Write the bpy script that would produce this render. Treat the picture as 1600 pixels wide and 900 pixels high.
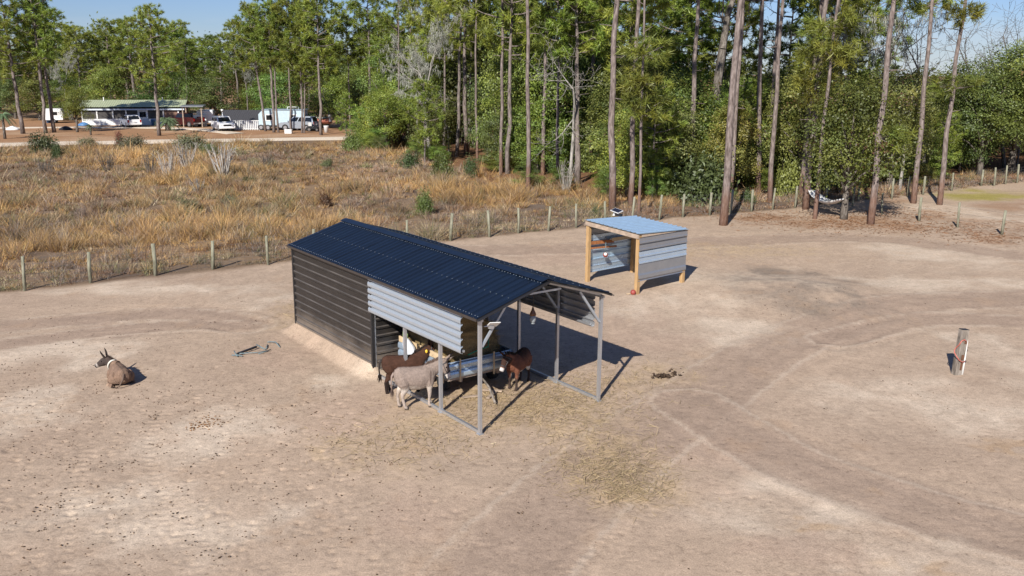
import bpy, bmesh, math, random
import numpy as np
from mathutils import Vector, Matrix, Quaternion, Euler
rad = math.radians
for _o in list(bpy.data.objects): bpy.data.objects.remove(_o)
SC = bpy.context.scene
COL = SC.collection
# ------------------------------------------------------------------ camera, sky, sun, exposure
F, PITCH, ROLL, CAMH = 1400.46, .2405, -.0072, 8.0
cam = bpy.data.objects.new('camera', bpy.data.cameras.new('camera')); COL.objects.link(cam)
cam.data.sensor_width = 36; cam.data.lens = F/1600*36
cam.data.clip_start = .1; cam.data.clip_end = 3000
cam.matrix_world = Matrix.Translation((0, 0, CAMH)) @ Matrix.Rotation(math.pi/2-PITCH, 4, 'X') @ Matrix.Rotation(-ROLL, 4, 'Z')
SC.camera = cam
SUN_AZ, SUN_EL = 20.0, 34.5          # shadows run 20 degrees right of straight ahead
w = bpy.data.worlds.new("World"); SC.world = w; w.use_nodes = True
nt = w.node_tree; nt.nodes.clear()
sky = nt.nodes.new('ShaderNodeTexSky'); sky.sky_type = 'NISHITA'; sky.sun_disc = False
sky.sun_elevation = rad(SUN_EL); sky.sun_rotation = rad(180+SUN_AZ)
sky.air_density = 1.0; sky.dust_density = .1; sky.ozone_density = 1.5; sky.altitude = 0
bg = nt.nodes.new('ShaderNodeBackground'); bg.inputs[1].default_value = .05
wo = nt.nodes.new('ShaderNodeOutputWorld')
tc = nt.nodes.new('ShaderNodeTexCoord'); mp = nt.nodes.new('ShaderNodeMapping'); mp.inputs['Scale'].default_value = (1.3, 1.3, 7)
cn = nt.nodes.new('ShaderNodeTexNoise'); cn.inputs['Scale'].default_value = 2.6; cn.inputs['Detail'].default_value = 7; cn.inputs['Roughness'].default_value = .55
cr = nt.nodes.new('ShaderNodeMapRange'); cr.inputs[1].default_value = .50; cr.inputs[2].default_value = .78; cr.inputs[3].default_value = 0; cr.inputs[4].default_value = .55
cm = nt.nodes.new('ShaderNodeMix'); cm.data_type = 'RGBA'; cm.inputs[7].default_value = (8.6, 9.4, 10.8, 1)
nt.links.new(tc.outputs['Generated'], mp.inputs[0]); nt.links.new(mp.outputs[0], cn.inputs[0]); nt.links.new(cn.outputs[0], cr.inputs[0])
nt.links.new(cr.outputs[0], cm.inputs[0]); tn = nt.nodes.new('ShaderNodeMix'); tn.data_type = 'RGBA'; tn.blend_type = 'MULTIPLY'; tn.inputs[0].default_value = 1; tn.inputs[7].default_value = (.70, .87, 1.36, 1); nt.links.new(sky.outputs[0], tn.inputs[6]); nt.links.new(tn.outputs[2], cm.inputs[6]); nt.links.new(cm.outputs[2], bg.inputs[0])
nt.links.new(bg.outputs[0], wo.inputs[0])
sl = bpy.data.lights.new('sun', 'SUN'); sl.energy = 5.0; sl.angle = rad(.53); sl.color = (1, .945, .87)
so = bpy.data.objects.new('sun', sl); COL.objects.link(so); so.rotation_euler = (rad(90-SUN_EL), 0, rad(-SUN_AZ)); so.location = (-20, -40, 40)
SC.render.engine = 'CYCLES'
SC.view_settings.view_transform = 'Standard'; SC.view_settings.look = 'None'
SC.view_settings.exposure = .5; SC.view_settings.gamma = 1; SC.view_settings.use_curve_mapping = False
SC.cycles.use_denoising = True
SC.cycles.max_bounces = 6; SC.cycles.diffuse_bounces = 2; SC.cycles.glossy_bounces = 2; SC.cycles.transmission_bounces = 4; SC.cycles.transparent_max_bounces = 6

# ------------------------------------------------------------------ measuring helpers (survey of the place)
def ray(px, py):
    a, b = px-800, 450-py
    cr_, sr_ = math.cos(ROLL), math.sin(ROLL)
    x, y = cr_*a+sr_*b, -sr_*a+cr_*b
    c, s = math.cos(PITCH), math.sin(PITCH)
    return np.array([x/F, c+y/F*s, -s+y/F*c])
def gp(px, py, z=0.):
    d = ray(px, py); t = (z-CAMH)/d[2]
    return np.array([0, 0, CAMH])+t*d
def at(px, py, Y):
    d = ray(px, py); t = Y/d[1]
    return np.array([0, 0, CAMH])+t*d

# ------------------------------------------------------------------ numpy noise
def _hash(ix, iy, seed):
    h = (ix.astype(np.int64)*374761393 + iy.astype(np.int64)*668265263 + seed*1442695041) & 0xffffffff
    h = ((h ^ (h >> 13))*1274126177) & 0xffffffff
    return ((h ^ (h >> 16)) & 0xffff)/65535.
def vnoise(x, y, seed=0):
    ix, iy = np.floor(x), np.floor(y); fx, fy = x-ix, y-iy
    fx, fy = fx*fx*(3-2*fx), fy*fy*(3-2*fy)
    a, b = _hash(ix, iy, seed), _hash(ix+1, iy, seed)
    c, d = _hash(ix, iy+1, seed), _hash(ix+1, iy+1, seed)
    return (a*(1-fx)+b*fx)*(1-fy)+(c*(1-fx)+d*fx)*fy
def fbm(x, y, s, seed=0, o=4):
    t = np.zeros_like(x); a = .5; tot = 0
    for i in range(o):
        t = t+a*vnoise(x/s*2**i+17.3*i, y/s*2**i-9.1*i, seed+i); tot += a; a *= .5
    return t/tot
def sstep(a, b, x):
    t = np.clip((x-a)/(b-a), 0, 1); return t*t*(3-2*t)

# ------------------------------------------------------------------ object helpers
def tag(o, label=None, cat=None, group=None, kind=None):
    if label: o['label'] = label
    if cat: o['category'] = cat
    if group: o['group'] = group
    if kind: o['kind'] = kind
    return o
def empty(name, loc=(0, 0, 0), rz=0.):
    o = bpy.data.objects.new(name, None); COL.objects.link(o); o.empty_display_size = .2
    o.location = Vector([float(v) for v in loc]); o.rotation_euler = (0, 0, rz); return o
def link(name, me, parent=None):
    o = bpy.data.objects.new(name, me); COL.objects.link(o)
    if parent: o.parent = parent
    return o
def copy_tree(o, parent=None):
    c = o.copy(); COL.objects.link(c); c.parent = parent
    for ch in [q for q in bpy.data.objects if q.parent == o]: copy_tree(ch, c)
    return c
def mesh_np(name, V, Fs, mats, col=None, mi=None, smooth=False):
    """V (N,3); Fs: list of int arrays (M,k)"""
    me = bpy.data.meshes.new(name)
    V = np.asarray(V, np.float32); Fs = [np.asarray(f, np.int32) for f in Fs if len(f)]
    me.vertices.add(len(V)); me.vertices.foreach_set('co', V.ravel())
    nl = sum(f.size for f in Fs); nf = sum(len(f) for f in Fs)
    me.loops.add(nl); me.loops.foreach_set('vertex_index', np.concatenate([f.ravel() for f in Fs]))
    me.polygons.add(nf)
    st = np.concatenate([np.full(len(f), f.shape[1]) for f in Fs]); starts = np.concatenate([[0], np.cumsum(st)[:-1]])
    me.polygons.foreach_set('loop_start', starts.astype(np.int32)); me.polygons.foreach_set('loop_total', st.astype(np.int32))
    if mi is not None: me.polygons.foreach_set('material_index', np.asarray(mi, np.int32))
    if smooth: me.polygons.foreach_set('use_smooth', np.ones(nf, bool))
    if col is not None:
        a = me.color_attributes.new('Col', 'FLOAT_COLOR', 'POINT')
        c = np.ones((len(V), 4), np.float32); c[:, :3] = col; a.data.foreach_set('color', c.ravel())
    for m in (mats if isinstance(mats, (list, tuple)) else [mats]): me.materials.append(m)
    me.update(); me.validate(); return me
class MB:
    """collects simple solids, built as ONE mesh object"""
    def __init__(s): s.V = []; s.Fc = []; s.M = []; s.S = []
    def add(s, vs, fs, mi=0, sm=False):
        n = len(s.V); s.V += [tuple(float(c) for c in v) for v in vs]
        for f in fs: s.Fc.append([n+i for i in f]); s.M.append(mi); s.S.append(sm)
        return s
    def box(s, c, d, R=None, mi=0, taper=1.):
        x, y, z = d[0]/2, d[1]/2, d[2]/2; t = taper
        vs = [Vector(v) for v in ((-x, -y, -z), (x, -y, -z), (x, y, -z), (-x, y, -z), (-x*t, -y*t, z), (x*t, -y*t, z), (x*t, y*t, z), (-x*t, y*t, z))]
        if R is not None: vs = [R @ v for v in vs]
        c = Vector(c); vs = [v+c for v in vs]
        return s.add(vs, [(0, 3, 2, 1), (4, 5, 6, 7), (0, 1, 5, 4), (1, 2, 6, 5), (2, 3, 7, 6), (3, 0, 4, 7)], mi)
    def bar(s, a, b, wd, ht, up=(0, 0, 1), mi=0):
        a, b = Vector(a), Vector(b); d = b-a; L = d.length; z = d.normalized(); u = Vector(up)
        if abs(z.dot(u)) > .98: u = Vector((1, 0, 0))
        x = u.cross(z).normalized(); y = z.cross(x)
        R = Matrix((x, y, z)).transposed()
        return s.box((a+b)/2, (wd, ht, L), R, mi)
    def tube(s, pts, r, n=8, mi=0, cap=True, sm=True):
        pts = [Vector(p) for p in pts]; r = r if isinstance(r, (list, tuple)) else [r]*len(pts)
        vs = []; prev = None
        for i, p in enumerate(pts):
            d = (pts[min(i+1, len(pts)-1)]-pts[max(i-1, 0)]).normalized()
            if prev is None:
                u = Vector((0, 0, 1)) if abs(d.z) < .9 else Vector((1, 0, 0))
                x = d.cross(u).normalized()
            else:
                x = (prev-d*prev.dot(d)).normalized()
            prev = x; y = d.cross(x)
            for k in range(n):
                a = 2*math.pi*k/n; vs.append(p+(x*math.cos(a)+y*math.sin(a))*r[i])
        fs = [(i*n+k, i*n+(k+1) % n, (i+1)*n+(k+1) % n, (i+1)*n+k) for i in range(len(pts)-1) for k in range(n)]
        s.add(vs, fs, mi, sm)
        if cap:
            m = len(s.V)-len(vs)
            s.Fc.append([m+k for k in range(n)][::-1]); s.M.append(mi); s.S.append(False)
            s.Fc.append([m+(len(pts)-1)*n+k for k in range(n)]); s.M.append(mi); s.S.append(False)
        return s
    def loft(s, rings, mi=0, n=12, sm=True):
        """rings: (centre, xaxis, yaxis) vectors scaled by the radii; closed with end fans"""
        vs = []
        for c, x, y in rings:
            for k in range(n):
                a = 2*math.pi*k/n; vs.append(Vector(c)+Vector(x)*math.cos(a)+Vector(y)*math.sin(a))
        m = len(rings)
        fs = [(i*n+k, i*n+(k+1) % n, (i+1)*n+(k+1) % n, (i+1)*n+k) for i in range(m-1) for k in range(n)]
        fs += [tuple(range(n))[::-1], tuple((m-1)*n+k for k in range(n))]
        return s.add(vs, fs, mi, sm)
    def ball(s, c, r, mi=0, n=10, m=7):
        c = Vector(c); r = Vector(r) if not isinstance(r, (int, float)) else Vector((r, r, r))
        rings = []
        for i in range(m):
            t = math.pi*(i+.15)/(m-1+.3)-math.pi/2
            rings.append((c+Vector((0, 0, math.sin(t)*r.z)), (math.cos(t)*r.x, 0, 0), (0, math.cos(t)*r.y, 0)))
        return s.loft(rings, mi, n)
    def prism(s, poly, y0, y1, mi=0, inset=0.):
        """poly in xz extruded along y"""
        n = len(poly)
        vs = [(x, y0, z) for x, z in poly]+[(x, y1, z) for x, z in poly]
        fs = [tuple(range(n)), tuple(range(2*n-1, n-1, -1))]+[(k, n+k, n+(k+1) % n, (k+1) % n) for k in range(n)]
        return s.add(vs, fs, mi)
    def build(s, name, mats, parent=None, recalc=True):
        me = bpy.data.meshes.new(name); me.from_pydata(s.V, [], s.Fc)
        for m in (mats if isinstance(mats, (list, tuple)) else [mats]): me.materials.append(m)
        me.polygons.foreach_set('material_index', s.M); me.polygons.foreach_set('use_smooth', s.S)
        if recalc:
            bm = bmesh.new(); bm.from_mesh(me); bmesh.ops.recalc_face_normals(bm, faces=bm.faces); bm.to_mesh(me); bm.free()
        me.update(); return link(name, me, parent)

# ------------------------------------------------------------------ materials
def nmat(name):
    m = bpy.data.materials.new(name); m.use_nodes = True; t = m.node_tree
    return m, t, t.nodes['Principled BSDF']
def noise(t, scale, detail=4, rough=.55, coord=None, stretch=None, dist=0.):
    c = t.nodes.new('ShaderNodeTexCoord'); n = t.nodes.new('ShaderNodeTexNoise')
    n.inputs['Scale'].default_value = scale; n.inputs['Detail'].default_value = detail; n.inputs['Roughness'].default_value = rough; n.inputs['Distortion'].default_value = dist
    src = c.outputs[coord or 'Object']
    if stretch:
        m = t.nodes.new('ShaderNodeMapping'); m.inputs['Scale'].default_value = stretch; t.links.new(src, m.inputs[0]); src = m.outputs[0]
    t.links.new(src, n.inputs['Vector']); return n.outputs[0]
def ramp(t, fac, stops):
    r = t.nodes.new('ShaderNodeValToRGB'); e = r.color_ramp.elements
    while len(e) < len(stops): e.new(.5)
    for q, (p, c) in zip(e, stops): q.position = p; q.color = (*c, 1) if len(c) == 3 else c
    t.links.new(fac, r.inputs[0]); return r.outputs[0]
def mixc(t, fac, a, b, mode='MIX'):
    m = t.nodes.new('ShaderNodeMix'); m.data_type = 'RGBA'; m.blend_type = mode
    for s, i in ((fac, 0), (a, 6), (b, 7)):
        if hasattr(s, 'links'): t.links.new(s, m.inputs[i])
        elif i == 0: m.inputs[0].default_value = s
        else: m.inputs[i].default_value = (*s, 1)
    return m.outputs[2]
def bump(t, b, h, strength=.4, dist=.02):
    n = t.nodes.new('ShaderNodeBump'); n.inputs['Strength'].default_value = strength; n.inputs['Distance'].default_value = dist
    t.links.new(h, n.inputs['Height']); t.links.new(n.outputs[0], b.inputs['Normal'])
def simple(name, c, rough=.6, metal=0., var=.12, scale=6., bmp=0., spec=.5, stretch=None):
    m, t, b = nmat(name)
    n = noise(t, scale, stretch=stretch)
    lo = tuple(max(0, v*(1-var)) for v in c); hi = tuple(v*(1+var) for v in c)
    t.links.new(ramp(t, n, [(.3, lo), (.7, hi)]), b.inputs['Base Color'])
    b.inputs['Roughness'].default_value = rough; b.inputs['Metallic'].default_value = metal; b.inputs['Specular IOR Level'].default_value = spec
    if bmp: bump(t, b, n, bmp, .02)
    return m
def foliage(name, trans=.3, vary=.3, hue=.03):
    m = bpy.data.materials.new(name); m.use_nodes = True; t = m.node_tree; t.nodes.clear()
    at_ = t.nodes.new('ShaderNodeAttribute'); at_.attribute_name = 'Col'
    oi = t.nodes.new('ShaderNodeObjectInfo')
    hs = t.nodes.new('ShaderNodeHueSaturation')
    mr = t.nodes.new('ShaderNodeMapRange'); mr.inputs[3].default_value = .5-hue; mr.inputs[4].default_value = .5+hue
    mv = t.nodes.new('ShaderNodeMapRange'); mv.inputs[3].default_value = 1.22*(1-vary); mv.inputs[4].default_value = 1.22*(1+vary)
    mu = t.nodes.new('ShaderNodeMath'); mu.operation = 'MULTIPLY'; mu.inputs[1].default_value = 7.31
    fr = t.nodes.new('ShaderNodeMath'); fr.operation = 'FRACT'
    t.links.new(oi.outputs['Random'], mr.inputs[0]); t.links.new(oi.outputs['Random'], mu.inputs[0]); t.links.new(mu.outputs[0], fr.inputs[0]); t.links.new(fr.outputs[0], mv.inputs[0])
    t.links.new(mr.outputs[0], hs.inputs['Hue']); t.links.new(mv.outputs[0], hs.inputs['Value']); t.links.new(at_.outputs['Color'], hs.inputs['Color'])
    d = t.nodes.new('ShaderNodeBsdfDiffuse'); tr = t.nodes.new('ShaderNodeBsdfTranslucent'); mx = t.nodes.new('ShaderNodeMixShader'); mx.inputs[0].default_value = trans
    t.links.new(hs.outputs[0], d.inputs[0]); t.links.new(hs.outputs[0], tr.inputs[0])
    gl = t.nodes.new('ShaderNodeBsdfGlossy'); gl.inputs['Roughness'].default_value = .5; gl.inputs[0].default_value = (.8, .85, .8, 1); m2 = t.nodes.new('ShaderNodeMixShader'); m2.inputs[0].default_value = .035
    o = t.nodes.new('ShaderNodeOutputMaterial')
    t.links.new(d.outputs[0], mx.inputs[1]); t.links.new(tr.outputs[0], mx.inputs[2]); t.links.new(mx.outputs[0], m2.inputs[1]); t.links.new(gl.outputs[0], m2.inputs[2]); t.links.new(m2.outputs[0], o.inputs[0])
    return m
def vcol(name, rough=.9, grain=(40, .25), bmp=.15, spec=.2):
    m, t, b = nmat(name)
    a = t.nodes.new('ShaderNodeAttribute'); a.attribute_name = 'Col'
    n = noise(t, grain[0], 3)
    g = ramp(t, n, [(.25, (1-grain[1],)*3), (.75, (1+grain[1],)*3)])
    t.links.new(mixc(t, 1., a.outputs['Color'], g, 'MULTIPLY'), b.inputs['Base Color'])
    b.inputs['Roughness'].default_value = rough; b.inputs['Specular IOR Level'].default_value = spec
    if bmp: bump(t, b, n, bmp, .01)
    return m
M = {}
def bark(name, c1, c2, c3, zred=None):
    m, t, b = nmat(name)
    n = noise(t, 9, 5, .6, stretch=(1, 1, .28)); n2 = noise(t, 1.1, 3)
    c = ramp(t, n, [(.3, c1), (.5, c2), (.72, c3)])
    if zred:
        tcn = t.nodes.new('ShaderNodeTexCoord'); sx = t.nodes.new('ShaderNodeSeparateXYZ'); t.links.new(tcn.outputs['Object'], sx.inputs[0])
        ad = t.nodes.new('ShaderNodeMath'); ad.operation = 'MULTIPLY_ADD'; t.links.new(n2, ad.inputs[0]); ad.inputs[1].default_value = 3; t.links.new(sx.outputs[2], ad.inputs[2])
        mr = t.nodes.new('ShaderNodeMapRange'); mr.inputs[1].default_value = 2.0; mr.inputs[2].default_value = 3.6; mr.inputs[3].default_value = .5; mr.inputs[4].default_value = 0
        t.links.new(ad.outputs[0], mr.inputs[0]); c = mixc(t, mr.outputs[0], c, zred)
    t.links.new(c, b.inputs['Base Color']); b.inputs['Roughness'].default_value = .95; b.inputs['Specular IOR Level'].default_value = .1
    bump(t, b, n, .8, .04); return m
M['pine_bark'] = bark('pine_bark', (.065, .053, .049), (.18, .15, .135), (.31, .265, .24))
M['pine_bark_red'] = bark('pine_bark_red', (.075, .058, .052), (.185, .15, .135), (.31, .262, .24), (.26, .125, .07))
M['oak_bark'] = bark('oak_bark', (.05, .043, .036), (.13, .112, .095), (.27, .245, .215))
M['pale_wood'] = bark('pale_wood', (.17, .155, .14), (.32, .30, .27), (.48, .45, .41))
M['stalk_wood'] = bark('stalk_wood', (.30, .27, .24), (.44, .41, .37), (.58, .55, .50))
M['post_wood'] = bark('post_wood', (.12, .115, .08), (.23, .225, .165), (.34, .33, .255))
M['needles'] = foliage('pine_needles', .42, .22, .018)
M['leaves'] = foliage('oak_leaves', .42, .3, .025)
M['moss'] = foliage('spanish_moss', .2, .1, 0.)
M['grass'] = foliage('dry_grass_blades', .25, 0, 0)

# ------------------------------------------------------------------ the lie of the land
YAW = rad(36.76); SHX, SHY = -.6953, 18.7872            # front near corner post of the long shelter; local x = across, y = along
def sh_local(x, y):
    dx, dy = x-SHX, y-SHY
    return dx*math.cos(YAW)+dy*math.sin(YAW), -dx*math.sin(YAW)+dy*math.cos(YAW)
def sh_world(lx, ly):
    return SHX+lx*math.cos(YAW)-ly*math.sin(YAW), SHY+lx*math.sin(YAW)+ly*math.cos(YAW)
FENCE_PX = [(39, 455), (142, 443), (243, 431), (333, 420), (419, 413), (492, 403), (566, 393), (637, 384.5), (704, 376), (765, 370), (810, 364), (857, 361), (900, 356), (945, 352),
            (987, 347.5), (1030, 343), (1067, 339), (1109, 336), (1141, 333.5), (1174, 331), (1207, 328), (1242, 325), (1290, 319), (1341, 315), (1368, 313), (1393, 311), (1418, 307.5), (1442, 304), (1487, 298), (1533, 291), (1553, 291), (1571, 288), (1589, 286), (1618, 284), (1650, 281)]
FENCE = [gp(*p)[:2] for p in FENCE_PX]
_fx = np.array([-90., -55., -30.]+[p[0] for p in FENCE]+[100.]); _fy = np.array([2., 14., 25.5]+[p[1] for p in FENCE]+[82.])
def fence_y(x): return np.interp(x, _fx, _fy)
EDGE_PX = [(532, 219), (560, 232), (620, 246), (690, 262), (760, 284), (840, 298), (930, 314), (1030, 320), (1110, 316), (1200, 309), (1270, 302), (1350, 300), (1430, 293), (1500, 285), (1560, 268), (1640, 262)]
EDGE = [gp(*p)[:2] for p in EDGE_PX]
_ex = np.array([p[0] for p in EDGE]+[90, 140]); _ey = np.array([p[1] for p in EDGE]+[78, 95])
def edge_y(x): return np.where(x < _ex[0], 400., np.interp(x, _ex, _ey))
ROADY = lambda x: np.interp(x, [-140, -54, -36, -20, 10], [66, 92.5, 99.2, 104.5, 113])
def px_blob(x, y, px, py, hw, hh, seed=0, amp=.9):
    c = gp(px, py); rx = hw*c[1]/1400; ry = max(.1, (gp(px, py-hh)[1]-gp(px, py+hh)[1])/2)
    d = np.sqrt(((x-c[0])/rx)**2+((y-c[1])/ry)**2)
    n = fbm(x, y, max(.5, min(rx, ry)*.7), 50+seed)-.5
    return sstep(-.35, .55, 1-d+n*amp*2)
def poly_dist(x, y, pts):
    best = np.full(x.shape, 1e9); along = np.zeros(x.shape); s0 = 0
    for a, b in zip(pts[:-1], pts[1:]):
        a, b = np.array(a[:2]), np.array(b[:2]); d = b-a; L = np.hypot(*d)
        t = np.clip(((x-a[0])*d[0]+(y-a[1])*d[1])/L**2, 0, 1)
        q = np.hypot(x-a[0]-t*d[0], y-a[1]-t*d[1]); k = q < best
        best = np.where(k, q, best); along = np.where(k, s0+t*L, along); s0 += L
    return best, along
def smooth_px(pts, n=14):
    P = [gp(*p)[:2] for p in pts]; P = [2*P[0]-P[1]]+P+[2*P[-1]-P[-2]]; out = []
    for i in range(1, len(P)-2):
        for k in range(n):
            t = k/n; a, b, c, d = P[i-1:i+3]
            out.append(.5*((2*b)+(c-a)*t+(2*a-5*b+4*c-d)*t*t+(3*b-a-3*c+d)*t**3))
    return out+[P[-2]]
def gz(x, y):
    x = np.asarray(x, float); y = np.asarray(y, float)
    near = 1-sstep(60, 75, y)
    z = ((fbm(x, y, 5, 3)-.5)*.09+(fbm(x, y, 1.1, 8, 3)-.5)*.022)*near
    c = gp(1225, 458); z = z+.30*np.exp(-(((x-c[0])/3.2)**2+((y-c[1])/2.4)**2))
    lx, ly = sh_local(x, y)
    flat = sstep(1.2, .2, np.maximum(np.maximum(-lx, lx-3.56), np.maximum(-ly, ly-9.85)))
    z = z*(1-.8*flat)
    inb = sstep(4.6, 5.0, ly)*sstep(10.6, 9.9, ly)
    berm = np.where(lx > -.03, np.clip(1-(lx+.03)/.5, 0, 1), np.clip(1+(lx+.03)/.42, 0, 1))
    z = z+.33*inb*berm**1.15*(.88+.3*fbm(x, y, .8, 21))
    return z
def gz1(x, y): return float(gz(np.array([x]), np.array([y]))[0])
def gpz(px, py):
    p = gp(px, py)
    for _ in range(3): p = gp(px, py, gz1(p[0], p[1]))
    return p

TRACKS = [smooth_px(q) for q in ([(-40, 515), (120, 500), (250, 491), (345, 497), (395, 506)], [(-40, 545), (150, 520), (300, 508), (385, 512)],
          [(1640, 465), (1420, 478), (1240, 530), (1080, 630), (930, 740), (760, 905)], [(1080, 630), (1230, 720), (1420, 790), (1640, 850)], [(700, 392), (900, 388), (1120, 378), (1350, 372), (1640, 405)], [(1640, 505), (1450, 500), (1300, 530)])]
TREADS = [smooth_px(q) for q in ([(245, 790), (330, 905)], [(268, 780), (375, 905)], [(95, 905), (110, 780), (140, 690)], [(250, 640), (236, 700), (255, 770)], [(-30, 497), (120, 487), (250, 481)], [(880, 905), (960, 840), (1060, 790)], [(300, 840), (470, 905)])]
def ground_color(x, y, seed=0):
    n1 = fbm(x, y, 6, 11); n2 = fbm(x, y, 1.3, 12); n3 = fbm(x, y, .35, 13, 3)
    base = np.array([.412, .314, .232]); C = np.ones(x.shape+(3,))*base
    def lay(m, c, k=1.):
        nonlocal C
        m = np.clip(m*k, 0, 1)[..., None]; C = C*(1-m)+np.array(c)*m
    lay(sstep(.5, .68, n1), (.43, .325, .238), .8); lay(sstep(.48, .3, n1), (.38, .285, .21), .7)
    pale = np.zeros_like(x)
    for i, b in enumerate([(100, 550, 150, 26), (50, 640, 80, 35), (310, 690, 110, 45), (260, 810, 210, 60), (1480, 640, 190, 65), (1570, 560, 70, 50), (1330, 620, 60, 28), (1210, 790, 140, 60),
                           (1480, 872, 160, 40), (1500, 402, 150, 20), (1450, 445, 160, 16), (1150, 520, 120, 22), (1060, 480, 110, 22), (220, 452, 220, 9), (1150, 440, 140, 22), (400, 470, 60, 14), (1480, 330, 60, 12), (1560, 345, 60, 12), (560, 590, 60, 20)]):
        pale = np.maximum(pale, px_blob(x, y, *b, seed=i))
    lay(pale*(.35+.9*sstep(.3, .65, n2)), (.535, .435, .335), .85)
    for i, b in enumerate([(990, 530, 90, 40), (560, 640, 90, 45), (1090, 700, 110, 50), (1250, 860, 90, 30), (430, 560, 60, 25), (900, 400, 120, 14), (640, 800, 90, 40)]):
        lay(px_blob(x, y, *b, seed=30+i), (.41, .30, .225), .55)
    for i, t in enumerate(TRACKS):
        d, s = poly_dist(x, y, t); wd = [1.0, .8, 1.5, 1.3, 1.6, 1.0][i]
        lay(sstep(wd, wd*.45, d+(n2-.5)*1.0), (.335, .25, .188), .92 if i < 2 else .8)
        lay(sstep(.1, .03, np.abs(d-wd*.75+(n3-.5)*.2)), (.50, .405, .315), .5)
    for i, b in enumerate([(960, 740, 110, 48), (650, 690, 110, 38), (850, 640, 150, 34), (760, 620, 100, 40), (1010, 588, 70, 22), (930, 680, 70, 30), (1000, 780, 60, 20), (1120, 390, 140, 14), (465, 490, 40, 20), (560, 700, 60, 25), (700, 640, 90, 30)]):
        lay(px_blob(x, y, *b, seed=60+i)*(.3+.8*sstep(.4, .7, n3)), (.42, .31, .185), .45)
    for i, b in enumerate([(1255, 455, 120, 30), (1200, 428, 80, 10), (1325, 470, 50, 16)]):
        lay(px_blob(x, y, *b, seed=80+i)*sstep(.35, .65, n2*.6+n3*.4), (.20, .163, .13), .75)
    lay(sstep(.62, .74, n2)*sstep(.4, .6, n3), (.34, .235, .155), .35)
    for i, b in enumerate([(1250, 820, 60, 18), (1180, 790, 40, 14), (1430, 885, 60, 18), (1580, 700, 60, 18), (1340, 770, 60, 10)]):
        lay(px_blob(x, y, *b, seed=90+i)*sstep(.45, .65, n3), (.36, .24, .135), .5)
    for i, b in enumerate([(1310, 348, 120, 11), (1490, 352, 130, 12), (1420, 332, 70, 9), (1560, 372, 90, 9), (1180, 340, 60, 6), (1600, 320, 70, 10), (1380, 312, 60, 7)]):
        lay(px_blob(x, y, *b, seed=100+i)*sstep(.3, .6, n2), (.31, .185, .11), .62)
    lay(px_blob(x, y, 1540, 305, 80, 8, seed=111), (.30, .26, .07), .9)
    # weedy field and woodland floor
    fy = fence_y(x)
    inf = sstep(-.5, .5, y-fy+(n2-.5)*1.4+.1)*(x < 60)
    inf = inf*np.where(x > 22, sstep(.0, 3., y-fy), 1.)
    q = fbm(x, y, 7, 31); q2 = fbm(x, y, 2, 37)
    fc = np.array([.20, .14, .092])+(q[..., None]-.5)*np.array([.2, .1, .0])+(q2[..., None]-.5)*np.array([.12, .1, .07])
    m = inf[..., None]; C = C*(1-m)+np.clip(fc, .03, 1)*m
    ed = sstep(-2, 1.5, y-edge_y(x)+(n2-.5)*3)
    lay(ed, (.20, .105, .055), .85)
    yard = sstep(1.0, 2.5, y-ROADY(x))*(x < -16)
    lay(yard, (.33, .19, .105), .95); lay(yard*sstep(.5, .65, n1), (.42, .29, .19), .7)
    n4 = fbm(x, y, .16, 14, 2); C = C*(.76+.26*n3[..., None]+.16*n4[..., None])
    return np.clip(C, .02, .9)
def axis(parts):
    out = []
    for a, b, s in parts: out += list(np.arange(a, b, s))
    return np.array(out+[parts[-1][1]])
GX = axis([(-900, -120, 60), (-120, -45, 4), (-45, -13, .4), (-13, 1.5, .052), (1.5, 13.5, .09), (13.5, 34, .3), (34, 120, 4), (120, 900, 60)])
GY = axis([(-300, 0, 30), (0, 11, 1.2), (11, 21.5, .052), (21.5, 27, .10), (27, 62, .22), (62, 140, 1.), (140, 300, 16), (300, 1500, 120)])
XX, YY = np.meshgrid(GX, GY); ZZ = gz(XX, YY)
rng = np.random.default_rng(5)
def pit(x, y, r, dp):
    i0, i1 = np.searchsorted(GX, [x-2*r, x+2*r]); j0, j1 = np.searchsorted(GY, [y-2*r, y+2*r])
    if i1 <= i0 or j1 <= j0: return
    d2 = ((XX[j0:j1, i0:i1]-x)**2+(YY[j0:j1, i0:i1]-y)**2)/r**2
    ZZ[j0:j1, i0:i1] += -dp*np.exp(-d2*1.6)+dp*.22*np.exp(-(np.sqrt(d2)-1.35)**2*7)
_tr = [t for t in TRACKS]
for _ in range(8500):
    px, py = rng.uniform(-30, 1630), rng.uniform(470, 905)
    churn = .22+.7*(px < 560)*(py > 545)*(py < 840)+.12*(px > 1250)*(py > 580)
    if rng.random() > churn: continue
    p = gp(px, py); lx, ly = sh_local(p[0], p[1])
    if -.6 < lx < 4 and 4.2 < ly < 10.4: continue
    pit(p[0], p[1], rng.uniform(.04, .085), .005+.028*rng.random()**2*(1 if px < 600 else .55))
for i_t, t in enumerate(TRACKS):                       # real wheel ruts along the lanes
    d, s = poly_dist(XX, YY, t); wd = [1.0, .8, 1.5, 1.3, 1.6, 1.0][i_t]
    wv = (fbm(XX, YY, 2.2, 140+i_t, 2)-.5)*.35
    for off in (wd*.42, wd*.95):
        q = (d+wv-off)/.16; ZZ += (.28 if i_t == 3 else .5)*(.35+1.1*fbm(XX, YY, 3., 160+i_t, 2))*(YY < 60)*(-.034*np.exp(-q*q)+.016*np.exp(-(np.abs(q)-1.9)**2*2.2))
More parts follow.
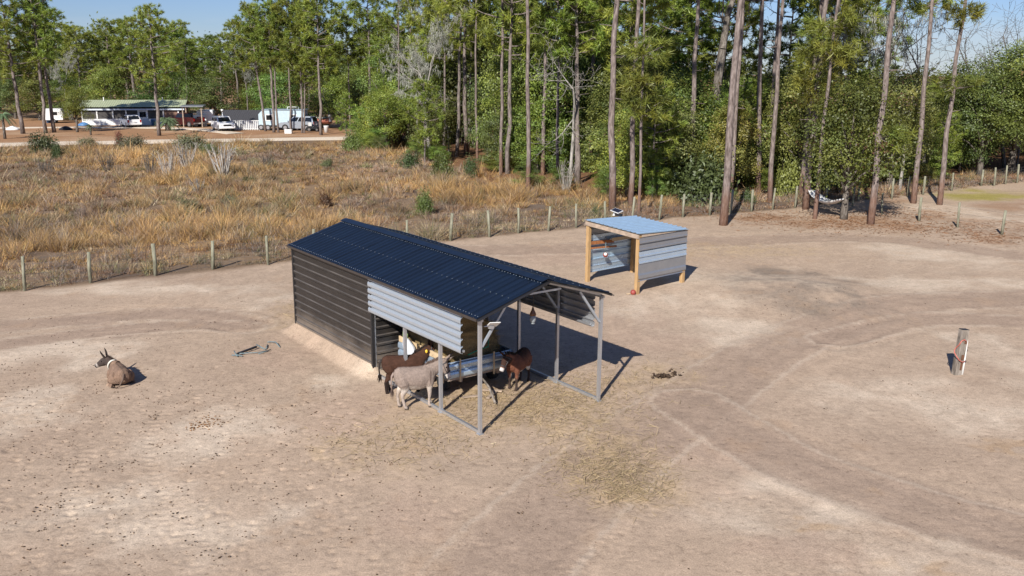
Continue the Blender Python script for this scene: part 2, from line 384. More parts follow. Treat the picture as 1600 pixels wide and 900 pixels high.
for t in TREADS:
    (x0, y0), (x1, y1) = np.min(t, 0)-.6, np.max(t, 0)+.6
    i0, i1 = np.searchsorted(GX, [x0, x1]); j0, j1 = np.searchsorted(GY, [y0, y1])
    xs, ys = XX[j0:j1, i0:i1], YY[j0:j1, i0:i1]
    if xs.size == 0: continue
    d, s = poly_dist(xs, ys, t)
    for off in (0,):
        ZZ[j0:j1, i0:i1] += sstep(.2, .12, d)*(-.006+.008*np.sin(s*2*math.pi/.24+np.sign(.5)*d*14))
CC = ground_color(XX, YY)
ny, nx = XX.shape; idx = np.arange(nx*ny).reshape(ny, nx)
FF = np.stack([idx[:-1, :-1], idx[:-1, 1:], idx[1:, 1:], idx[1:, :-1]], -1).reshape(-1, 4)
def sand_mat():
    m, t, b = nmat('sand')
    a = t.nodes.new('ShaderNodeAttribute'); a.attribute_name = 'Col'
    n1 = noise(t, 7, 6, .72); n2 = noise(t, 38, 3, .7)
    c = mixc(t, 1., a.outputs['Color'], ramp(t, n1, [(.30, (.62, .60, .58)), (.43, (.96, .96, .96)), (.72, (1.16, 1.16, 1.15))]), 'MULTIPLY')
    c = mixc(t, 1., c, ramp(t, n2, [(.3, (.72, .71, .70)), (.5, (1, 1, 1)), (.7, (1.2, 1.2, 1.2))]), 'MULTIPLY')
    t.links.new(c, b.inputs['Base Color']); b.inputs['Roughness'].default_value = 1; b.inputs['Specular IOR Level'].default_value = .05
    vc = t.nodes.new('ShaderNodeTexCoord'); vo = t.nodes.new('ShaderNodeTexVoronoi'); vo.inputs['Scale'].default_value = 5.5; t.links.new(vc.outputs['Object'], vo.inputs['Vector'])
    mr = t.nodes.new('ShaderNodeMapRange'); mr.inputs[1].default_value = .0; mr.inputs[2].default_value = .28; mr.inputs[4].default_value = .35; t.links.new(vo.outputs['Distance'], mr.inputs[0])
    ad = t.nodes.new('ShaderNodeMath'); ad.operation = 'MULTIPLY_ADD'; t.links.new(n1, ad.inputs[0]); ad.inputs[1].default_value = 1.6; t.links.new(mr.outputs[0], ad.inputs[2])
    a2 = t.nodes.new('ShaderNodeMath'); a2.operation = 'MULTIPLY_ADD'; t.links.new(n2, a2.inputs[0]); a2.inputs[1].default_value = .6; t.links.new(ad.outputs[0], a2.inputs[2])
    bump(t, b, a2.outputs[0], .5, .022)
    return m
M['sand'] = sand_mat()
ground = link('ground', mesh_np('ground', np.stack([XX, YY, ZZ], -1).reshape(-1, 3), [FF], M['sand'], CC.reshape(-1, 3), smooth=True)); ground['kind'] = 'structure'

def strip(name, pts, width, c, z=.03, wob=.25, seed=1):
    """a dirt lane: a ribbon just above the ground with uneven edges"""
    P = []; n = len(pts)
    for i, (x, y) in enumerate(pts):
        a, b = np.array(pts[max(0, i-1)]), np.array(pts[min(n-1, i+1)]); d = (b-a)/np.hypot(*(b-a)); nn = np.array([-d[1], d[0]])
        ns = [(-.5, .0), (-.46, z), (-.2, z+.02), (0, z+.035), (.2, z+.02), (.46, z), (.5, .0)]
        for k, hgt in ns:
            q = np.array([x, y])+nn*(width*k+wob*(vnoise(np.array([i*.7]), np.array([k*3.]), seed)[0]-.5)); P.append((q[0], q[1], gz1(q[0], q[1])+hgt))
    k = 7; f = [(i*k+j, i*k+j+1, (i+1)*k+j+1, (i+1)*k+j) for i in range(n-1) for j in range(k-1)]
    P = np.array(P); nz = fbm(P[:, 0], P[:, 1], 2., seed)
    o = link(name, mesh_np(name, P, [np.array(f)], M['sand'], np.array(c)*(.82+.36*nz[:, None]), smooth=True)); o['kind'] = 'structure'; return o
xs = np.linspace(-130, -15, 60); strip('sand_road', [(x, float(ROADY(x))) for x in xs], 4.6, (.62, .53, .42), seed=4, wob=1.1)
strip('driveway', [tuple(p) for p in smooth_px([(-160, 202), (0, 200), (120, 199), (250, 200), (320, 203), (370, 209)], 10)], 2.6, (.60, .51, .40), seed=9, wob=.8)

# ------------------------------------------------------------------ metal, paint, timber
def galv(name, c=(.55, .57, .60), rough=.38, metal=.75, streak=True):
    m, t, b = nmat(name)
    n = noise(t, 3.5, 5, .6); n2 = noise(t, 22, 3)
    c1 = tuple(v*.88 for v in c); c2 = tuple(min(1, v*1.07) for v in c)
    cc = mixc(t, .35, ramp(t, n, [(.3, c1), (.7, c2)]), ramp(t, n2, [(.35, c1), (.65, c2)]))
    t.links.new(cc, b.inputs['Base Color']); b.inputs['Metallic'].default_value = metal
    t.links.new(ramp(t, n, [(.3, (rough*1.3,)*3), (.7, (rough*.8,)*3)]), b.inputs['Roughness']); return m
M['galv'] = galv('galvanised'); M['galv_white'] = galv('galvanised_pale', (.50, .55, .60), .40, .6)
M['galv_blue'] = galv('galvanised_roof', (.50, .66, .80), .36, .6); M['galv_dull'] = galv('galvanised_dull', (.33, .345, .37), .34, .6); M['galv_light'] = galv('galvanised_light', (.50, .62, .75), .28, .6)
def wall_mat():
    m, t, b = nmat('dark_wall_paint')
    n = noise(t, 2.2, 5, .65, stretch=(1, 1, 2)); n2 = noise(t, 1.3, 4, .6)
    tcn = t.nodes.new('ShaderNodeTexCoord'); sx = t.nodes.new('ShaderNodeSeparateXYZ'); t.links.new(tcn.outputs['Object'], sx.inputs[0])
    ad = t.nodes.new('ShaderNodeMath'); ad.operation = 'MULTIPLY_ADD'; t.links.new(n2, ad.inputs[0]); ad.inputs[1].default_value = -.9; t.links.new(sx.outputs[2], ad.inputs[2])
    mr = t.nodes.new('ShaderNodeMapRange'); mr.inputs[1].default_value = -.15; mr.inputs[2].default_value = .42; mr.inputs[3].default_value = .75; mr.inputs[4].default_value = .02
    t.links.new(ad.outputs[0], mr.inputs[0])
    c = mixc(t, mr.outputs[0], ramp(t, n, [(.3, (.011, .0102, .0105)), (.7, (.021, .019, .0185))]), (.20, .165, .135))
    t.links.new(c, b.inputs['Base Color']); b.inputs['Roughness'].default_value = .36; return m
M['wall_dark'] = wall_mat()
M['ledge_highlight'] = simple('painted_ledge_highlight', (.075, .066, .06), .6, 0, .4, 3, 0, .3, (1, .4, 1)); M['roof_navy'] = simple('roof_navy_paint', (.0038, .0098, .023), .42, 0, .28, 1.6, 0, .5, (.5, 3, .5)); M['trim_black'] = simple('black_trim', (.02, .019, .02), .45); M['eave_brown'] = simple('brown_trim', (.045, .036, .031), .6)  # first one: paler tone painting the light caught by upward rib faces
M['screw'] = simple('screw_heads', (.30, .34, .40), .4, .5)
M['lumber'] = simple('treated_lumber', (.42, .27, .13), .8, 0, .25, 5, .1, .2, (6, 6, .5)); M['lumber_old'] = simple('weathered_board', (.36, .28, .215), .85, 0, .25, 6, .1, .2); M['lumber_new'] = simple('fresh_board', (.58, .44, .27), .8, 0, .12, 5)
M['wood_grey'] = bark('grey_timber', (.10, .085, .07), (.22, .19, .16), (.34, .30, .26))
M['solar'] = simple('solar_cells', (.015, .02, .045), .15); M['white_pl'] = simple('white_plastic', (.72, .72, .70), .4, 0, .05); M['black_pl'] = simple('black_plastic', (.018, .018, .02), .45); M['red_pl'] = simple('red_rubber', (.27, .05, .04), .5); M['red_hose'] = simple('red_hose', (.46, .12, .09), .5)
M['blue_paint'] = simple('flaking_blue_paint', (.15, .215, .235), .6, .2, .4, 14); M['rust'] = simple('rust_orange', (.34, .13, .045), .8, 0, .3, 12)
M['hay'] = simple('hay', (.33, .245, .115), .95, 0, .45, 18, .8, .1, (1, 1, 3)); M['twine'] = simple('green_twine', (.02, .22, .12), .6); M['rubber'] = simple('tyre_rubber', (.02, .02, .02), .8)
M['sack'] = simple('white_woven_sack', (.62, .65, .70), .55, 0, .1, 8, .3); M['sack_green'] = simple('green_sack_top', (.30, .42, .16), .6)
M['glass_frost'] = simple('frosted_glass', (.26, .29, .31), .25, 0, .1); M['copper'] = simple('old_copper', (.20, .10, .06), .5, .5)

def corrugated(mb, o, travel, L, run, R, nrm, period=.2286, height=.022, kind='rib', mi=0, thick=.004, top=None, ledge=None):
    """ribbed sheet: the profile travels along `travel` for L, ribs run along `run` for R"""
    o, tv, rn, nm = Vector(o), Vector(travel).normalized(), Vector(run).normalized(), Vector(nrm).normalized()
    prof = {'rib': [(0, 0), (.30, 0), (.30, .0), (.40, 1), (.60, 1), (.70, 0)], 'lap': [(0, .1), (.05, -.5), (.11, -.5), (.15, 1), (.36, 1), (.47, .25)], 'bulge': [(0, 0), (.07, 0), (.10, .75), (.26, 1), (.58, 1), (.82, .75), (.95, .05)], 'wave': [(0, 0), (.14, .12), (.32, .9), (.42, 1), (.60, 1), (.70, .9), (.88, .12)], 'flat': [(0, 0), (.42, 0), (.46, 1), (.54, 1), (.58, 0)]}[kind]
    P = []; k = 0
    while True:
        done = False
        for a, hh in prof:
            s = (k+a)*period
            if s >= L: done = True; break
            P.append((s, hh*height))
        if done: break
        k += 1
    P.append((L, P[-1][1])); n = len(P); vs = []
    for s, hh in P:
        b = o+tv*s+nm*hh; R0 = 0.; R1 = R
        if top: R0, R1 = top(s)
        vs += [b+rn*R0, b+rn*R1, b+rn*R0-nm*thick, b+rn*R1-nm*thick]
    fs = []
    for i in range(n-1):
        a, b = 4*i, 4*(i+1); fs += [(a, a+1, b+1, b), (a+2, b+2, b+3, a+3), (a, b, b+2, a+2), (a+1, a+3, b+3, b+1)]
    fs += [(0, 2, 3, 1), (4*n-4, 4*n-3, 4*n-1, 4*n-2)]
    mb.add(vs, fs, mi)
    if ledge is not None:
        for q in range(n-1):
            if P[q+1][1] < P[q][1]-height*.3: mb.M[len(mb.M)-len(fs)+4*q] = ledge  # upward slopes get the painted highlight material
    return mb

# ------------------------------------------------------------------ the long open shelter
LW, LL, EZ, RZ, OV = 3.56, 9.85, 2.76, 3.345, .196
sh = tag(empty('metal_shelter', (SHX, SHY, 0), YAW), 'long dark metal shelter with navy ribbed roof and open front bays', 'shelter')
slope = Vector((LW/2+OV, 0, RZ-EZ)); sl_n = Vector((-(RZ-EZ), 0, LW/2+OV)).normalized()
for sgn in (0, 1):
    mb = MB(); y0, y1 = -.15, 9.96
    d = Vector((slope.x*(1-2*sgn), 0, slope.z)); nm = Vector((sl_n.x*(1-2*sgn), 0, sl_n.z)); o = Vector((-OV if not sgn else LW+OV, y0, EZ))
    corrugated(mb, o, (0, 1, 0), y1-y0, d, d.length-.012, nm, .2286, .024, 'flat')
    k = .5*.2286
    while k < y1-y0:
        for q in (.03, .48, .90):
            for dy in ((-.05, .05) if q in (.03, .90) else (.0,)):
                mb.ball(o+d*q+nm*.0262+Vector((0, k+dy*0-.045+dy, 0)) if dy else o+d*q+nm*.0262+Vector((0, k, 0)), (.012, .012, .010), 1, 5, 3)
        k += .2286
    mb.build('roof_panel', [M['roof_navy'], M['screw']], sh)
    t = MB(); e = o-Vector((0, 0, .035)); t.bar(e+Vector((0, 0, 0)), e+Vector((0, y1-y0, 0)), .03, .06); t.build('eave_trim', M['eave_brown'], sh)
    for yy in (y0-.012, y1+.012):
        r = MB(); a = Vector((o.x, yy, o.z-.035)); r.bar(a, a+d+Vector((0, 0, 0)), .022, .15, (0, 1, 0)); r.build('rake_trim', M['trim_black'], sh)
rc = MB(); cx = LW/2
for s in (-1, 1):
    a = [(cx, RZ+.055), (cx+s*.19, RZ+.055-.19*.296), (cx+s*.19, RZ+.048-.19*.296), (cx, RZ+.046)]
    rc.prism(a, -.17, 9.98)
rc.build('ridge_cap', M['roof_navy'], sh)
YS = [0, 1.635, 3.28, 4.92, 6.56, 8.2, 9.82]
P_ = .072
for xx in (0, LW):
    for y in YS:
        mb = MB(); mb.box((xx, y, EZ/2-.03), (P_, P_, EZ-.06)); mb.box((xx, y, .012), (.13, .13, .02)); mb.build('post', M['galv'], sh)
    mb = MB(); mb.bar((xx, P_/2, .055), (xx, 4.88, .055), .062, .07); mb.build('base_rail', M['galv'], sh)
    mb = MB(); mb.bar((xx+(.0 if xx else 0), -.1, EZ-.08), (xx, 9.9, EZ-.08), .05, .06); mb.build('eave_purlin', M['galv'], sh)
for y in YS:
    for s in (0, 1):
        x0 = 0 if not s else LW
        mb = MB(); mb.bar((x0, y+.002, EZ-.04), (cx, y+.002, RZ-.065), .05, .05); mb.build('rafter', M['galv'], sh)
        if y < 5:
            sg = 1-2*s; b = MB(); b.bar((x0+sg*.05, y, 2.05), (x0+sg*.70, y, 2.90), .05, .05); b.build('knee_brace', M['galv_white'], sh)
    if y < 5:
        b = MB(); b.bar((1.33, y-.03, 3.07), (2.25, y-.03, 3.07), .045, .045); b.build('collar_tie', M['galv_white'], sh)
for x in (.6, 1.2, 2.36, 2.96):
    z = EZ+(RZ-EZ)*(1-abs(x-cx)/(LW/2+OV))-.022; b = MB(); b.bar((x, -.1, z-.012), (x, 9.9, z-.012), .05, .025); b.build('roof_purlin', M['galv'], sh)
# closed room: ribbed dark sheets, ribs level
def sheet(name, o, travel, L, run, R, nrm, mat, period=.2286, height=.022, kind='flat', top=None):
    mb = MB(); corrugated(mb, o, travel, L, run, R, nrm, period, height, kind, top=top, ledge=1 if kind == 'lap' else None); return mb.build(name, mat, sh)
sheet('wall_panel', (-.05, 4.93, .27), (0, 0, 1), 2.42, (0, 1, 0), 4.95, (-1, 0, 0), [M['wall_dark'], M['ledge_highlight']], .2286, .036, 'lap')
sheet('wall_panel', (LW+.05, 4.93, .12), (0, 0, 1), 2.57, (0, 1, 0), 4.95, (1, 0, 0), M['wall_dark'])
def gab(s, z0):
    z = z0+s; k = 0 if z < EZ else (z-EZ)/(RZ-EZ)*(LW/2+OV)-OV
    k = max(0, k); return (.04+k, LW-.04-k)
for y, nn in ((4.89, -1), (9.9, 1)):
    sheet('partition_wall' if y < 6 else 'end_wall', (0, y, .1), (0, 0, 1), RZ-.22, (1, 0, 0), LW, (0, nn, 0), [M['wall_dark'], M['ledge_highlight']], .2286, .036, 'lap', top=lambda s: gab(s, .22))
for x, y in ((-.05, 4.905), (-.05, 9.90), (LW+.05, 4.905), (LW+.05, 9.90)):
    b = MB(); b.box((x, y, 1.36), (.085, .075, 2.66)); b.build('corner_trim', M['trim_black'], sh)
sheet('side_panel', (-.055, .60, 1.74), (0, 0, 1), .90, (0, 1, 0), 4.39, (-1, 0, 0), M['galv_white'], .172, .06, 'bulge')
sheet('side_panel', (LW+.055, .34, 1.82), (0, 0, 1), .83, (0, 1, 0), 4.5, (1, 0, 0), M['galv'], .172, .06, 'bulge')
b = MB(); b.bar((-.02, .6, 1.80), (-.02, 4.9, 1.80), .04, .05); b.build('girt', M['galv'], sh)
b = MB(); b.bar((LW+.02, .4, 1.88), (LW+.02, 4.9, 1.88), .04, .05); b.build('girt', M['galv'], sh)

def at_shelter(name, lx, ly, z, rz=0.): 
    x, y = sh_world(lx, ly); return empty(name, (x, y, z), YAW+rz)
# solar lamp on the front knee brace
t = tag(at_shelter('solar_light', .28, -.05, 2.5), 'small solar lamp clipped to the knee brace at the front shelter corner', 'solar lamp')
R = Matrix.Rotation(rad(-38), 3, 'X') @ Matrix.Rotation(rad(8), 3, 'Y')
b = MB(); b.box((0, -.06, .05), (.27, .20, .018), R); b.build('panel_frame', M['white_pl'], t)
b = MB(); b.box(Vector((0, -.06, .05))+R @ Vector((0, 0, .011)), (.235, .165, .006), R); b.build('solar_panel', M['solar'], t)
b = MB(); b.box((-.02, 0, -.02), (.10, .09, .07)); b.tube([(-.2, 0, .02), (.05, 0, .01)], .012, 6); b.build('lamp_body', M['galv'], t)
# lantern under the ridge
t = tag(at_shelter('hanging_lantern', 1.78, .40, 2.2), 'copper capped glass lantern hanging on a cord under the shelter ridge', 'lantern')
b = MB(); b.tube([(0, 0, .0), (0, 0, .015)], .05, 10); b.ball((0, 0, .12), (.075, .075, .12), 0, 12, 8); b.build('glass_globe', M['glass_frost'], t)
b = MB(); b.tube([(0, 0, .2), (0, 0, .25), (0, 0, .33), (0, 0, .40)], [.078, .072, .035, .014], 12); b.build('cap', M['copper'], t)
b = MB(); b.tube([(0, 0, .38), (.01, 0, .7), (0, 0, 1.08)], .009, 5); b.build('cord', M['black_pl'], t)
# hay wagon
wg = tag(at_shelter('hay_wagon', .66, 2.36, 0), 'low hay wagon with galvanised ribbed sides parked inside the shelter', 'wagon')
WX, WY, WZ = 1.95, 2.35, .5
b = MB(); b.box((WX/2, WY/2, WZ-.04), (WX, WY, .08)); [b.bar((x, 0, WZ-.12), (x, WY, WZ-.12), .08, .08) for x in (.4, WX-.4)]; b.build('deck', M['lumber_old'], wg)
b = MB(); corrugated(b, (0, -.012, WZ-.02), (0, 0, 1), .43, (1, 0, 0), WX, (0, -1, 0), .21, .06, 'bulge'); b.build('end_panel', M['galv_light'], wg)
b = MB(); corrugated(b, (-.012, 0, WZ-.02), (0, 0, 1), .43, (0, 1, 0), WY, (-1, 0, 0), .21, .06, 'bulge'); b.build('side_panel', M['galv_light'], wg)
b = MB(); corrugated(b, (WX+.012, 0, WZ-.02), (0, 0, 1), .43, (0, 1, 0), WY, (1, 0, 0), .21, .06, 'bulge'); b.build('side_panel', M['galv_light'], wg)
for y0, y1, zz in ((.05, 1.22, .99), (1.32, 2.3, .985)):
    b = MB(); b.box((-.045, (y0+y1)/2, zz), (.035, y1-y0, .15)); b.build('rail_board', M['lumber_new'], wg)
for x, y in ((.32, -.085), (1.35, -.085), (-.09, 1.27), (-.09, .08)):
    b = MB(); b.box((x, y, .68), (.035, .03, .60) if y < 0 else (.03, .035, .60)); b.build('stake', M['lumber_new'], wg)
for x in (.22, WX-.22):
    for y in (.55, 1.8):
        b = MB(); b.tube([(x-.07, y, .22), (x+.07, y, .22)], .22, 18); b.build('wheel', M['rubber'], wg)
b = MB(); b.tube([(WX/2, 0, .4), (WX/2-.2, -.7, .3), (WX/2-.35, -1.15, .08)], .03, 7); b.build('tongue', M['wood_grey'], wg)
for x, y, rz in ((.5, -.35, .3), (.95, -.55, 1.2), (1.15, -.3, -.2)):
    wx, wy = sh_world(.66+x, 2.36+y); bo = MB(); bo.box((0, 0, .03), (.5, .09, .03), Matrix.Rotation(rz, 3, 'Z')); bo = bo.build('loose_board', M['lumber_old']); bo.location = (wx, wy, gz1(wx, wy)+.01)
    tag(bo, 'short weathered board lying on the straw beneath the hay wagon end', 'board', 'boards under the hay wagon')
# hay on the wagon: a big slumped bale
def hay_stack():
    rs = np.random.default_rng(8); V = []; Fq = []; nu, nv = 40, 26
    for j in range(nv):
        v = j/(nv-1)
        for i in range(nu):
            a = 2*math.pi*i/nu; cx_, sx_ = math.cos(a), math.sin(a)
            e = .35; ux = math.copysign(abs(cx_)**e, cx_); uy = math.copysign(abs(sx_)**e, sx_)
            sh_ = (1-.16*v**3) if v < .93 else .84*max(0, (1-v)/.07)
            x = .95+.86*ux*sh_; y = 1.2+1.05*uy*sh_
            top = 1.62-.75*max(0, min(1, (x-.55)/1.35))**1.2
            V.append((x, y, WZ+.0+min(v/.93, 1)*top))
    V = np.array(V); V += (fbm(V[:, 0]*3+V[:, 2]*2, V[:, 1]*3+V[:, 2]*3, .8, 4)[:, None]-.5)*np.array([.22, .22, .2])+rs.normal(0, .012, V.shape)
    V[:nu, 2] = WZ
    id_ = np.arange(nu*nv).reshape(nv, nu); q = np.stack([id_[:-1], np.roll(id_[:-1], -1, 1), np.roll(id_[1:], -1, 1), id_[1:]], -1).reshape(-1, 4)
    # loose stems on the skin
    k = rs.integers(nu, nu*nv, 4500); c = V[k]+rs.normal(0, .035, (4500, 3)); dr = rs.normal(0, 1, (4500, 3))*np.array([1, 1, .5]); dr /= np.linalg.norm(dr, axis=1)[:, None]
    L = rs.uniform(.06, .16, 4500)[:, None]; sd = np.cross(dr, rs.normal(0, 1, (4500, 3))); sd /= np.linalg.norm(sd, axis=1)[:, None]
    T = np.stack([c-dr*L-sd*.005, c-dr*L+sd*.005, c+dr*L], 1).reshape(-1, 3)
    cap = [np.arange(nu*(nv-1), nu*nv)[None, :]]
    base = (.235, .17, .08)
    col = np.concatenate([np.array(base)*rs.uniform(.6, 1.2, (len(V), 1)), np.repeat(np.array([.31, .23, .11])*rs.uniform(.6, 1.3, (4500, 1)), 3, 0)])
    return mesh_np('hay_bale', np.concatenate([V, T]), [q]+cap+[len(V)+np.arange(13500).reshape(-1, 3)], M['vhay'], col)
M['vhay'] = vcol('hay_stems', .95, (30, .35), .6)
hb = link('hay_bale', hay_stack()); hb.location = wg.location; hb.rotation_euler = (0, 0, YAW)
tag(hb, 'big slumped brown hay bale heaped on the wagon in the shelter', 'hay bale')
b = MB(); b.tube([(.62, .02, 1.0), (.95, .05, 1.06), (1.25, .03, 1.10), (1.3, .1, 1.3)], .018, 6); b.build('twine', M['twine'], hb)
# feed sack slung over the wagon side
t = tag(at_shelter('feed_sack', .52, 3.75, .62), 'white woven feed sack with green top slung by the shelter post', 'sack')
b = MB(); rs = random.Random(4)
b.loft([((rs.uniform(-.02, .02)-.02*i, .05*i, z), (r1, .02*(-1)**i, 0), (.01, r2, 0)) for i, (z, r1, r2) in enumerate([(0, .05, .12), (.05, .13, .22), (.22, .15, .25), (.4, .13, .22), (.52, .09, .15), (.58, .05, .09)])], 0, 14); b.build('bag', M['sack'], t)
b = MB(); b.loft([((-.1, .25, z), (r1, 0, 0), (0, r2, 0)) for z, r1, r2 in [(.55, .05, .08), (.64, .06, .10), (.72, .04, .12), (.76, .02, .10)]], 0, 10); b.build('tied_top', M['sack_green'], t)
b = MB(); b.loft([((.0, -.35+.0*i, z), (r1, 0, .02), (0, r2, .03)) for i, (z, r1, r2) in enumerate([(.0, .06, .1), (.08, .12, .2), (.16, .09, .16), (.2, .03, .06)])], 0, 12); b.build('folded_flap', M['sack'], t)

# ------------------------------------------------------------------ the small tin shed
SX, SY, SA = 2.92, 33.81, math.atan2(-1.96, 1.65)
ts = tag(empty('tin_shed', (SX, SY, 0), SA), 'small open run-in shed of galvanised sheets on four timber posts', 'shed')
A_, B_ = 2.56, 2.55
def rz_(x, y): return 2.40-.055*x-.045*y
def shw(x, y, z=0): 
    c, s = math.cos(SA), math.sin(SA); return (SX+x*c-y*s, SY+x*s+y*c, z)
for x, y in ((0, 0), (A_, 0), (A_, B_), (0, B_)):
    wx, wy, _ = shw(x, y); b = MB(); zt = rz_(x, y)-.05; zb = gz1(wx, wy)-.1
    b.box((x, y, (zt+zb)/2), (.14, .14, zt-zb)); b.build('post', M['lumber'], ts)
for y in (-.092, B_+.092):
    b = MB(); b.bar((-.08, y, rz_(0, y)-.13), (A_+.08, y, rz_(A_, y)-.13), .04, .15); b.build('beam', M['lumber_old'], ts)
for x in (.12, .85, 1.7, 2.44):
    b = MB(); b.bar((x, -.07, rz_(x, 0)-.055), (x, B_+.07, rz_(x, B_)-.055), .04, .09); b.build('rafter', M['lumber_old'], ts)
b = MB(); o = Vector((-.12, -.14, rz_(-.12, -.14))); e1 = Vector((1, 0, -.055)); e2 = Vector((0, 1, -.045))
corrugated(b, o, e1, A_+.26, e2, B_+.28, e1.cross(e2), .2286, .032, 'flat'); b.build('roof_panel', M['galv_blue'], ts)
for x, sg, zb, rows in ((A_+.075, 1, .48, [(.62, 'galv_dull', 'flat', .62), (.24, 'galv_light', 'flat', .235), (.25, 'galv_light', 'flat', .235), (.255, 'galv_dull', 'flat', .235), (.25, 'galv_dull', 'flat', .235)]), (-.075, -1, .30, [(.5, 'galv_light', 'flat', .235), (.5, 'galv_blue', 'flat', .235), (.46, 'galv_light', 'flat', .235), (.5, 'galv_dull', 'flat', .235)])):
    z = zb
    for k, (hh, mt, kd, pr) in enumerate(rows):
        b = MB(); corrugated(b, (x+sg*.004*(k % 2), -.05, z), (0, 0, 1), hh+.02, (0, 1, 0), B_+.12, (sg, 0, 0), pr*.995, .028, 'lap'); b.build('wall_sheet', M[mt], ts); z += hh
for zz in (.75, 1.5):
    b = MB(); b.bar((A_-.035, .07, zz), (A_-.035, B_-.07, zz), .04, .09); b.build('girt', M['lumber_old'], ts)
b = MB(); b.bar((.04, .07, 1.50), (.04, 1.35, 1.44), .05, .12); b.build('rail', M['rust'], ts)
b = MB(); b.bar((.10, 1.2, 1.52), (.10, B_-.06, 1.50), .04, .13); b.build('rail', M['lumber_new'], ts)
b = MB(); b.bar((.06, .07, 1.30), (.06, 1.5, 1.22), .05, .06); b.build('rail', M['rust'], ts)
t = tag(empty('hanging_ball', shw(.2, .75, .98), SA), 'red and white play ball hanging on a blue cord inside the tin shed', 'ball')
b = MB(); b.ball((0, 0, 0), .10, 0, 14, 10); b.build('ball', M['red_pl'], t)
b = MB(); b.ball((.035, -.035, .035), .068, 0, 10, 8); b.build('white_patch', M['white_pl'], t)
b = MB(); b.tube([(0, 0, .09), (0, 0, .5)], .012, 5); b.build('cord', M['blue_paint'], t)
p = gp(994.5, 456.5, .06); p = shw(A_-.02, -.17)
t = tag(empty('red_ball', (p[0], p[1], gz1(p[0], p[1])+.08), 0), 'red rubber ball on the sand at the foot of a tin shed post', 'ball')
b = MB(); b.ball((0, 0, 0), .105, 0, 14, 10); b.build('ball', M['red_pl'], t)
b = MB(); b.tube([(-.08, 0, -.04), (-.2, -.02, -.06), (-.24, .05, -.06)], .014, 6); b.build('rope', M['lumber_new'], t)
p = gp(962, 338, 2.31)
t = tag(empty('roof_solar_lamp', (p[0], p[1], 2.33), SA), 'small solar lamp with tilted panel standing on the tin shed roof', 'solar lamp')
R = Matrix.Rotation(rad(14), 3, 'X') @ Matrix.Rotation(rad(10), 3, 'Y')
b = MB(); b.box((0, .05, .20), (.42, .30, .025), R); b.build('panel_frame', M['white_pl'], t)
b = MB(); b.box(Vector((0, .05, .2))+R @ Vector((0, 0, .016)), (.38, .26, .008), R); b.build('solar_panel', M['solar'], t)
b = MB(); b.bar((-.12, .03, 0), (-.12, .05, .19), .05, .05); b.box((-.1, .03, .012), (.14, .14, .02)); b.build('stand', M['white_pl'], t)
b = MB(); b.box((.16, .0, .06), (.28, .14, .10)); b.build('lamp_body', M['black_pl'], t)

# ------------------------------------------------------------------ hydrant post, blue frame, manure
p = gpz(1494, 585)
t = tag(empty('tether_post', (p[0], p[1], p[2]-.05), .0), 'stout weathered timber post with red hose and white pipe standing in the sand', 'post'); t.rotation_euler = (rad(-2), rad(4.5), rad(12))
b = MB(); b.box((0, 0, .66), (.20, .16, 1.30)); b.build('timber', M['wood_grey'], t)
b = MB(); b.tube([(.16, -.03, .02), (.155, -.02, .5), (.15, 0, .98), (.135, .0, 1.03), (.11, .0, 1.03)], .030, 10); b.build('white_pipe', M['white_pl'], t)
b = MB(); b.ball((.20, .02, .72), (.03, .03, .05), 0, 8, 5); b.ball((.19, -.02, .42), (.03, .03, .04), 0, 8, 5); b.build('pipe_clamp', M['black_pl'], t)
b = MB(); pts = [(math.cos(a)*.15-.0, -.10-.03*math.sin(a*3), .72+math.sin(a)*.24) for a in np.linspace(-2.2, 2.3, 26)]
pts = [(.05, -.1, 1.0), (-.02, -.1, 1.05), (-.10, -.1, 1.01), (-.14, -.08, .9), (-.13, .02, .8), (-.15, .05, .72), (-.19, -.02, .66), (-.17, -.1, .58), (-.09, -.13, .48), (.02, -.13, .43), (.12, -.10, .46)]
b.tube(pts, .0125, 8); b.build('hose', M['red_hose'], t)
b = MB(); b.box((.05, -.088, .96), (.07, .02, .06)); b.box((.03, -.088, .55), (.07, .02, .14)); b.box((.04, -.082, .30), (.06, .008, .22)); b.build('bracket', M['copper'], t)
b = MB(); b.box((0, 0, 1.315), (.205, .165, .012)); b.build('cut_top', M['trim_black'], t)
def fr(px, py, z): q = gpz(px, py); return (q[0], q[1], q[2]+z)
t = tag(empty('broken_stand', fr(400, 549, 0)), 'broken blue metal stand lying flat on the sand left of the shelter', 'metal stand'); o = Vector(t.location)
L_ = lambda px, py, z=.03: Vector(fr(px, py, z))-o
b = MB(); b.tube([L_(362, 557.5, .05), L_(373, 557, .04), L_(379, 558, .03)], .015, 7); b.tube([L_(366, 553.5, .1), L_(371, 558.5, .03)], .014, 7); b.tube([L_(372, 556, .07), L_(401, 553, .04), L_(420, 549, .03)], .012, 7)
b.tube([L_(401, 541.5, .06), L_(408, 545, .05), L_(415, 547.5, .03)], .017, 7); b.tube([L_(404, 554.5, .03), L_(413, 552, .04), L_(423, 547.5, .03)], .013, 7)
b.tube([L_(418, 537, .05), L_(424, 537, .06), L_(431, 538.5, .08), L_(437, 543.5, .03)], .015, 7); b.tube([L_(418, 540, .03), L_(416, 546, .03)], .016, 6); b.build('frame', M['blue_paint'], t)
b = MB(); b.bar(L_(371, 556.5, .07), L_(401, 545.5, .075), .055, .05); b.build('padded_bar', M['black_pl'], t)
